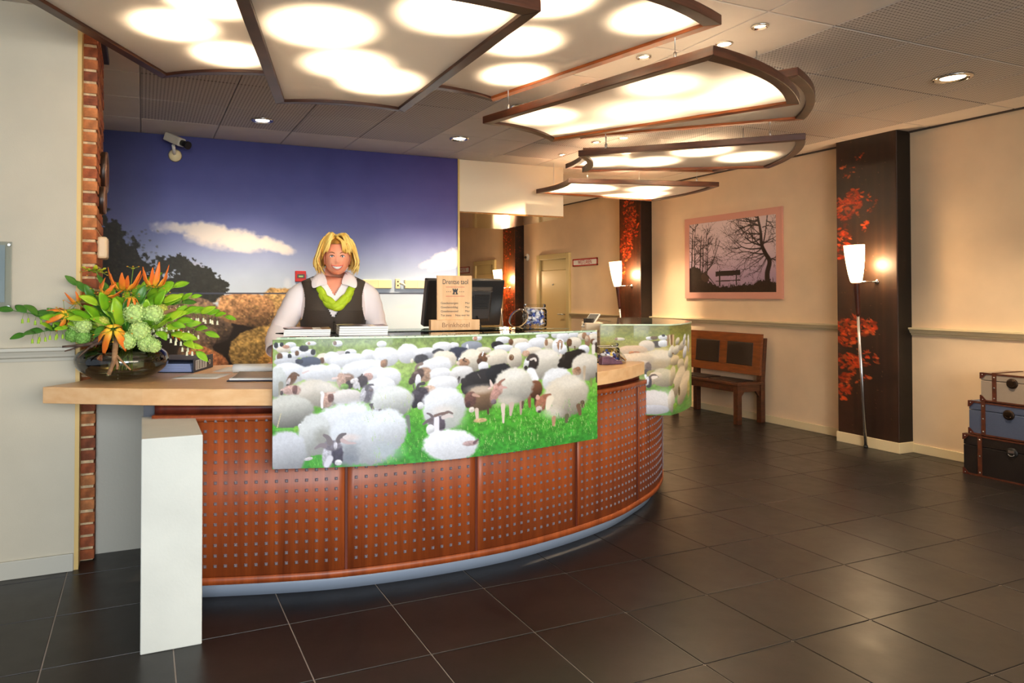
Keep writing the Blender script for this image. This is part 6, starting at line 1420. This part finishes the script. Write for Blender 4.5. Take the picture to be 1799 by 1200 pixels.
# viburnum snowballs
def snowball(c, r, label, rgb, rgb2):
    c = Vector(c); t = thing('snowball_bloom', tuple(c), label, 'flower', 'pale green snowball blooms')
    rg = random.Random(int(c[0]*1e4)); bm = MB(); n = 84
    bm.ell(c, r*.86, 16, 12)
    for k in range(n):
        z = 1-2*(k+.5)/n; a = k*2.39996; q = math.sqrt(1-z*z); d = Vector((q*math.cos(a), q*math.sin(a), z)); cc = c+d*r*(.86+rg.uniform(-.05, .10)); tq = d.to_track_quat('Z', 'Y').to_matrix()
        o = len(bm.v)
        V = [cc-d*r*.03]
        for j in range(10):
            an = 2*math.pi*j/10+rg.random(); rr = r*(.24 if j % 2 == 0 else .14); V.append(cc+tq @ Vector((rr*math.cos(an), rr*math.sin(an), r*.10 if j % 2 == 0 else 0)))
        bm.add(V, [(0, 1+j, 1+(j+1) % 10) for j in range(10)])
    obj('florets', bm, mat('snowball_%d' % (rgb[0] % 7), rgb, .6, var=.25, scale=60, rgb2=rgb2), t, kind='stuff')
    d = (mouth-c); obj('stem', MB().tube([c, c+d*.5+Vector((0, .03, .02)), mouth+Vector((0, 0, -.08))], .0032, 7), M_STEM, t)
    return t
PG, DG, YG = (216, 244, 150), (150, 204, 96), (222, 226, 100)
for (x, z, r, dy, l), c in zip([(-.035, 1.252, .052, -.12, 'large pale snowball bloom under the twin orange lilies, left of the pair'), (.048, 1.245, .050, -.13, 'large pale snowball bloom beside the cut twig, right of the pair'), (-.012, 1.168, .050, -.18, 'snowball bloom partly under a big green leaf, front middle'), (-.066, 1.125, .043, -.18, 'snowball bloom just right of the orange lily over the bowl rim'), (.018, 1.112, .044, -.17, 'lowest right snowball bloom resting above the bowl'),
    (-.292, 1.200, .034, -.06, 'small snowball bloom at far left, upper one beside the rail'), (-.256, 1.195, .040, -.10, 'small snowball bloom at left, the plumper upper right of four'), (-.304, 1.150, .034, -.06, 'greenest small snowball bloom, lower left of four'), (-.258, 1.140, .036, -.09, 'green small snowball bloom, lower right of four'), (.085, 1.262, .034, -.09, 'small yellowish snowball bloom at the cut twig\'s base'), (.05, 1.10, .034, -.2, 'tiny whitish bloom cluster low on the right of the bowl'), (-.175, 1.21, .03, -.1, 'small lime bloom in the middle behind the big orange lily')],
    [PG, PG, PG, PG, PG, PG, PG, DG, DG, YG, PG, YG]): snowball((x, VY+dy, z), r, l, c, tuple(int(q*.82) for q in c))
# gloriosa lilies with six swept-back wavy petals
M_PET = mat_print('lily_petal', .45)
def lily(c, axis, s, label, green=False, spread=1.0):
    c = Vector(c); t = thing('flame_lily', tuple(c), label, 'flower', 'orange flame lilies' if not green else 'unopened lilies')
    ax = Vector(axis).normalized(); q = ax.to_track_quat('Z', 'Y').to_matrix(); rg = random.Random(int(c[0]*1e5)+3)
    for k in range(6):
        an = k*math.pi/3+rg.uniform(-.15, .15); G = []; rec = rg.uniform(.75, 1.25)
        for i in range(11):
            u = i/10; r = s*(.10+.95*u*spread-.28*u*u*rec); h = s*(-.10-.15*u+1.3*u*u*rec*(.9 if not green else .25)); w = s*.165*(math.sin(math.pi*min(.98, u*.9+.07))**.8)
            row = []
            for v_ in (-1, -.5, 0, .5, 1):
                wav = .35*w*math.sin(u*15+v_*1.5+k)*abs(v_); a2 = an+v_*w/max(r, s*.2)
                row.append(tuple(c+q @ Vector((r*math.cos(a2)+0, r*math.sin(a2), h+wav+.25*w*abs(v_)))))
            G.append(row)
        o = obj('petal', MB().sheet(G), M_PET, t, solid=.0006)
        l = Vector(root_loc(o)); me = o.data; at = me.color_attributes.new('print', 'FLOAT_COLOR', 'POINT'); C = []
        for j in range(55):
            u = (j//5)/10; e = abs((j % 5)-2)/2
            a, b_ = (np.array((250, 206, 56)), np.array((246, 124, 44))) if not green else (np.array((150, 176, 40)), np.array((206, 206, 50)))
            m = min(1, max(0, u*1.5-.15+.25*(1-e)*(u > .2))); C += list(lin(a*(1-m)+b_*m))+[1]
        at.data.foreach_set('color', C)
    for k in range(6):
        an = k*math.pi/3+.5; d = q @ Vector((math.cos(an), math.sin(an), -.35))
        st = obj('stamen', MB().tube([c, c+d*s*.5, c+d*s*.85], .0011, 5), M_STEM, t)
        obj('anther', MB().ell(c+d*s*.87, (.0045, .0025, .0025), 8, 5), mat('anther', (214, 150, 40), .6), st)
    d = mouth-c; obj('stem', MB().tube([c+ax*s*.08, c+ax*s*.25+d*.25+Vector((0, .03, 0)), mouth], .0022, 7), M_STEM, t)
    return t
lily((-.125, VY-.20, 1.175), (0, .75, -.66), .105, 'large orange flame lily facing out over the front of the bowl')
lily((-.085, VY-.06, 1.372), (.1, .1, 1), .098, 'orange flame lily with petals swept up, top centre of the bouquet', spread=1.1)
lily((.050, VY-.05, 1.388), (.1, .25, 1), .090, 'orange flame lily at top right of the bouquet, before the mural trees')
lily((-.165, VY-.06, 1.345), (.5, .1, .6), .075, 'orange flame lily beside the brick edge, petals curling right')
lily((-.335, VY-.08, 1.245), (-.5, .4, -.3), .075, 'orange flame lily at far left, just above the drooping spray')
lily((-.290, VY-.02, 1.305), (-.4, .3, .6), .050, 'smaller orange flame lily above the leftmost one')
lily((-.05, VY-.12, 1.325), (0, .3, -1), .045, 'orange lily petals hanging down below the top centre lily')
lily((.150, VY-.06, 1.160), (.3, .5, -.4), .042, 'orange flame lily half hidden among the white bells on the right')
lily((-.215, VY-.02, 1.462), (.1, .2, .9), .068, 'greenish yellow half-open lily standing highest, before the bricks', True, 1.15)
lily((-.045, VY+.02, 1.470), (0, 0, -1), .034, 'slim green lily bud standing alone at the bouquet\'s top', True, .35)
def twig(P, r, forks, label, m):
    t = thing('bare_twig', tuple(P[0]), label, 'twig', 'bare twigs in the bowl'); n = len(P)
    obj('twig_branch', MB().tube(spline(P, 14), np.interp(np.linspace(0, 1, 14), [0, 1], r), 9), m, t)
    for Q, rr in forks: obj('twig_fork', MB().tube(spline(Q, 10), np.interp(np.linspace(0, 1, 10), [0, 1], rr), 8), m, t)
    return t
twig([(-.10, 3.60, 1.135), (-.112, 3.54, 1.135), (-.116, 3.485, 1.08), (-.118, 3.470, 1.035)], (.014, .012), [([(-.118, 3.470, 1.04), (-.13, 3.468, 1.01), (-.14, 3.470, .978)], (.011, .009)), ([(-.116, 3.476, 1.06), (-.105, 3.470, 1.02), (-.107, 3.47, 1.00)], (.008, .006)), ([(-.115, 3.478, 1.07), (-.085, 3.468, 1.035), (-.05, 3.474, .995)], (.0065, .004))], 'thick pale twig bent down over the front of the bowl', M_TWIG)
twig([(-.07, 3.66, 1.14), (-.16, 3.60, 1.135), (-.23, 3.55, 1.112), (-.335, 3.53, 1.105)], (.013, .005), [([(-.2, 3.57, 1.12), (-.24, 3.54, 1.085), (-.275, 3.53, 1.05)], (.006, .003)), ([(-.25, 3.55, 1.11), (-.29, 3.54, 1.095), (-.325, 3.53, 1.085)], (.005, .003)), ([(-.1, 3.63, 1.14), (-.19, 3.55, 1.118), (-.22, 3.53, 1.10)], (.012, .006))], 'dark forked twig lying over the bowl\'s left rim', M_TWIGD)
twig([(.0, 3.66, 1.19), (.06, 3.60, 1.235), (.145, 3.55, 1.272)], (.008, .009), [([(.0, 3.62, 1.2), (.02, 3.57, 1.17), (.03, 3.55, 1.14)], (.004, .003))], 'cut pale twig pointing right between snowball blooms and bells', M_TWIG)
twig([(-.05, 3.68, 1.13), (-.15, 3.62, 1.15), (-.20, 3.58, 1.135)], (.017, .012), [([(-.08, 3.62, 1.15), (-.15, 3.56, 1.155), (-.21, 3.54, 1.12)], (.012, .007))], 'short dark stub of twig on the bowl rim behind the pale one', M_TWIGD)
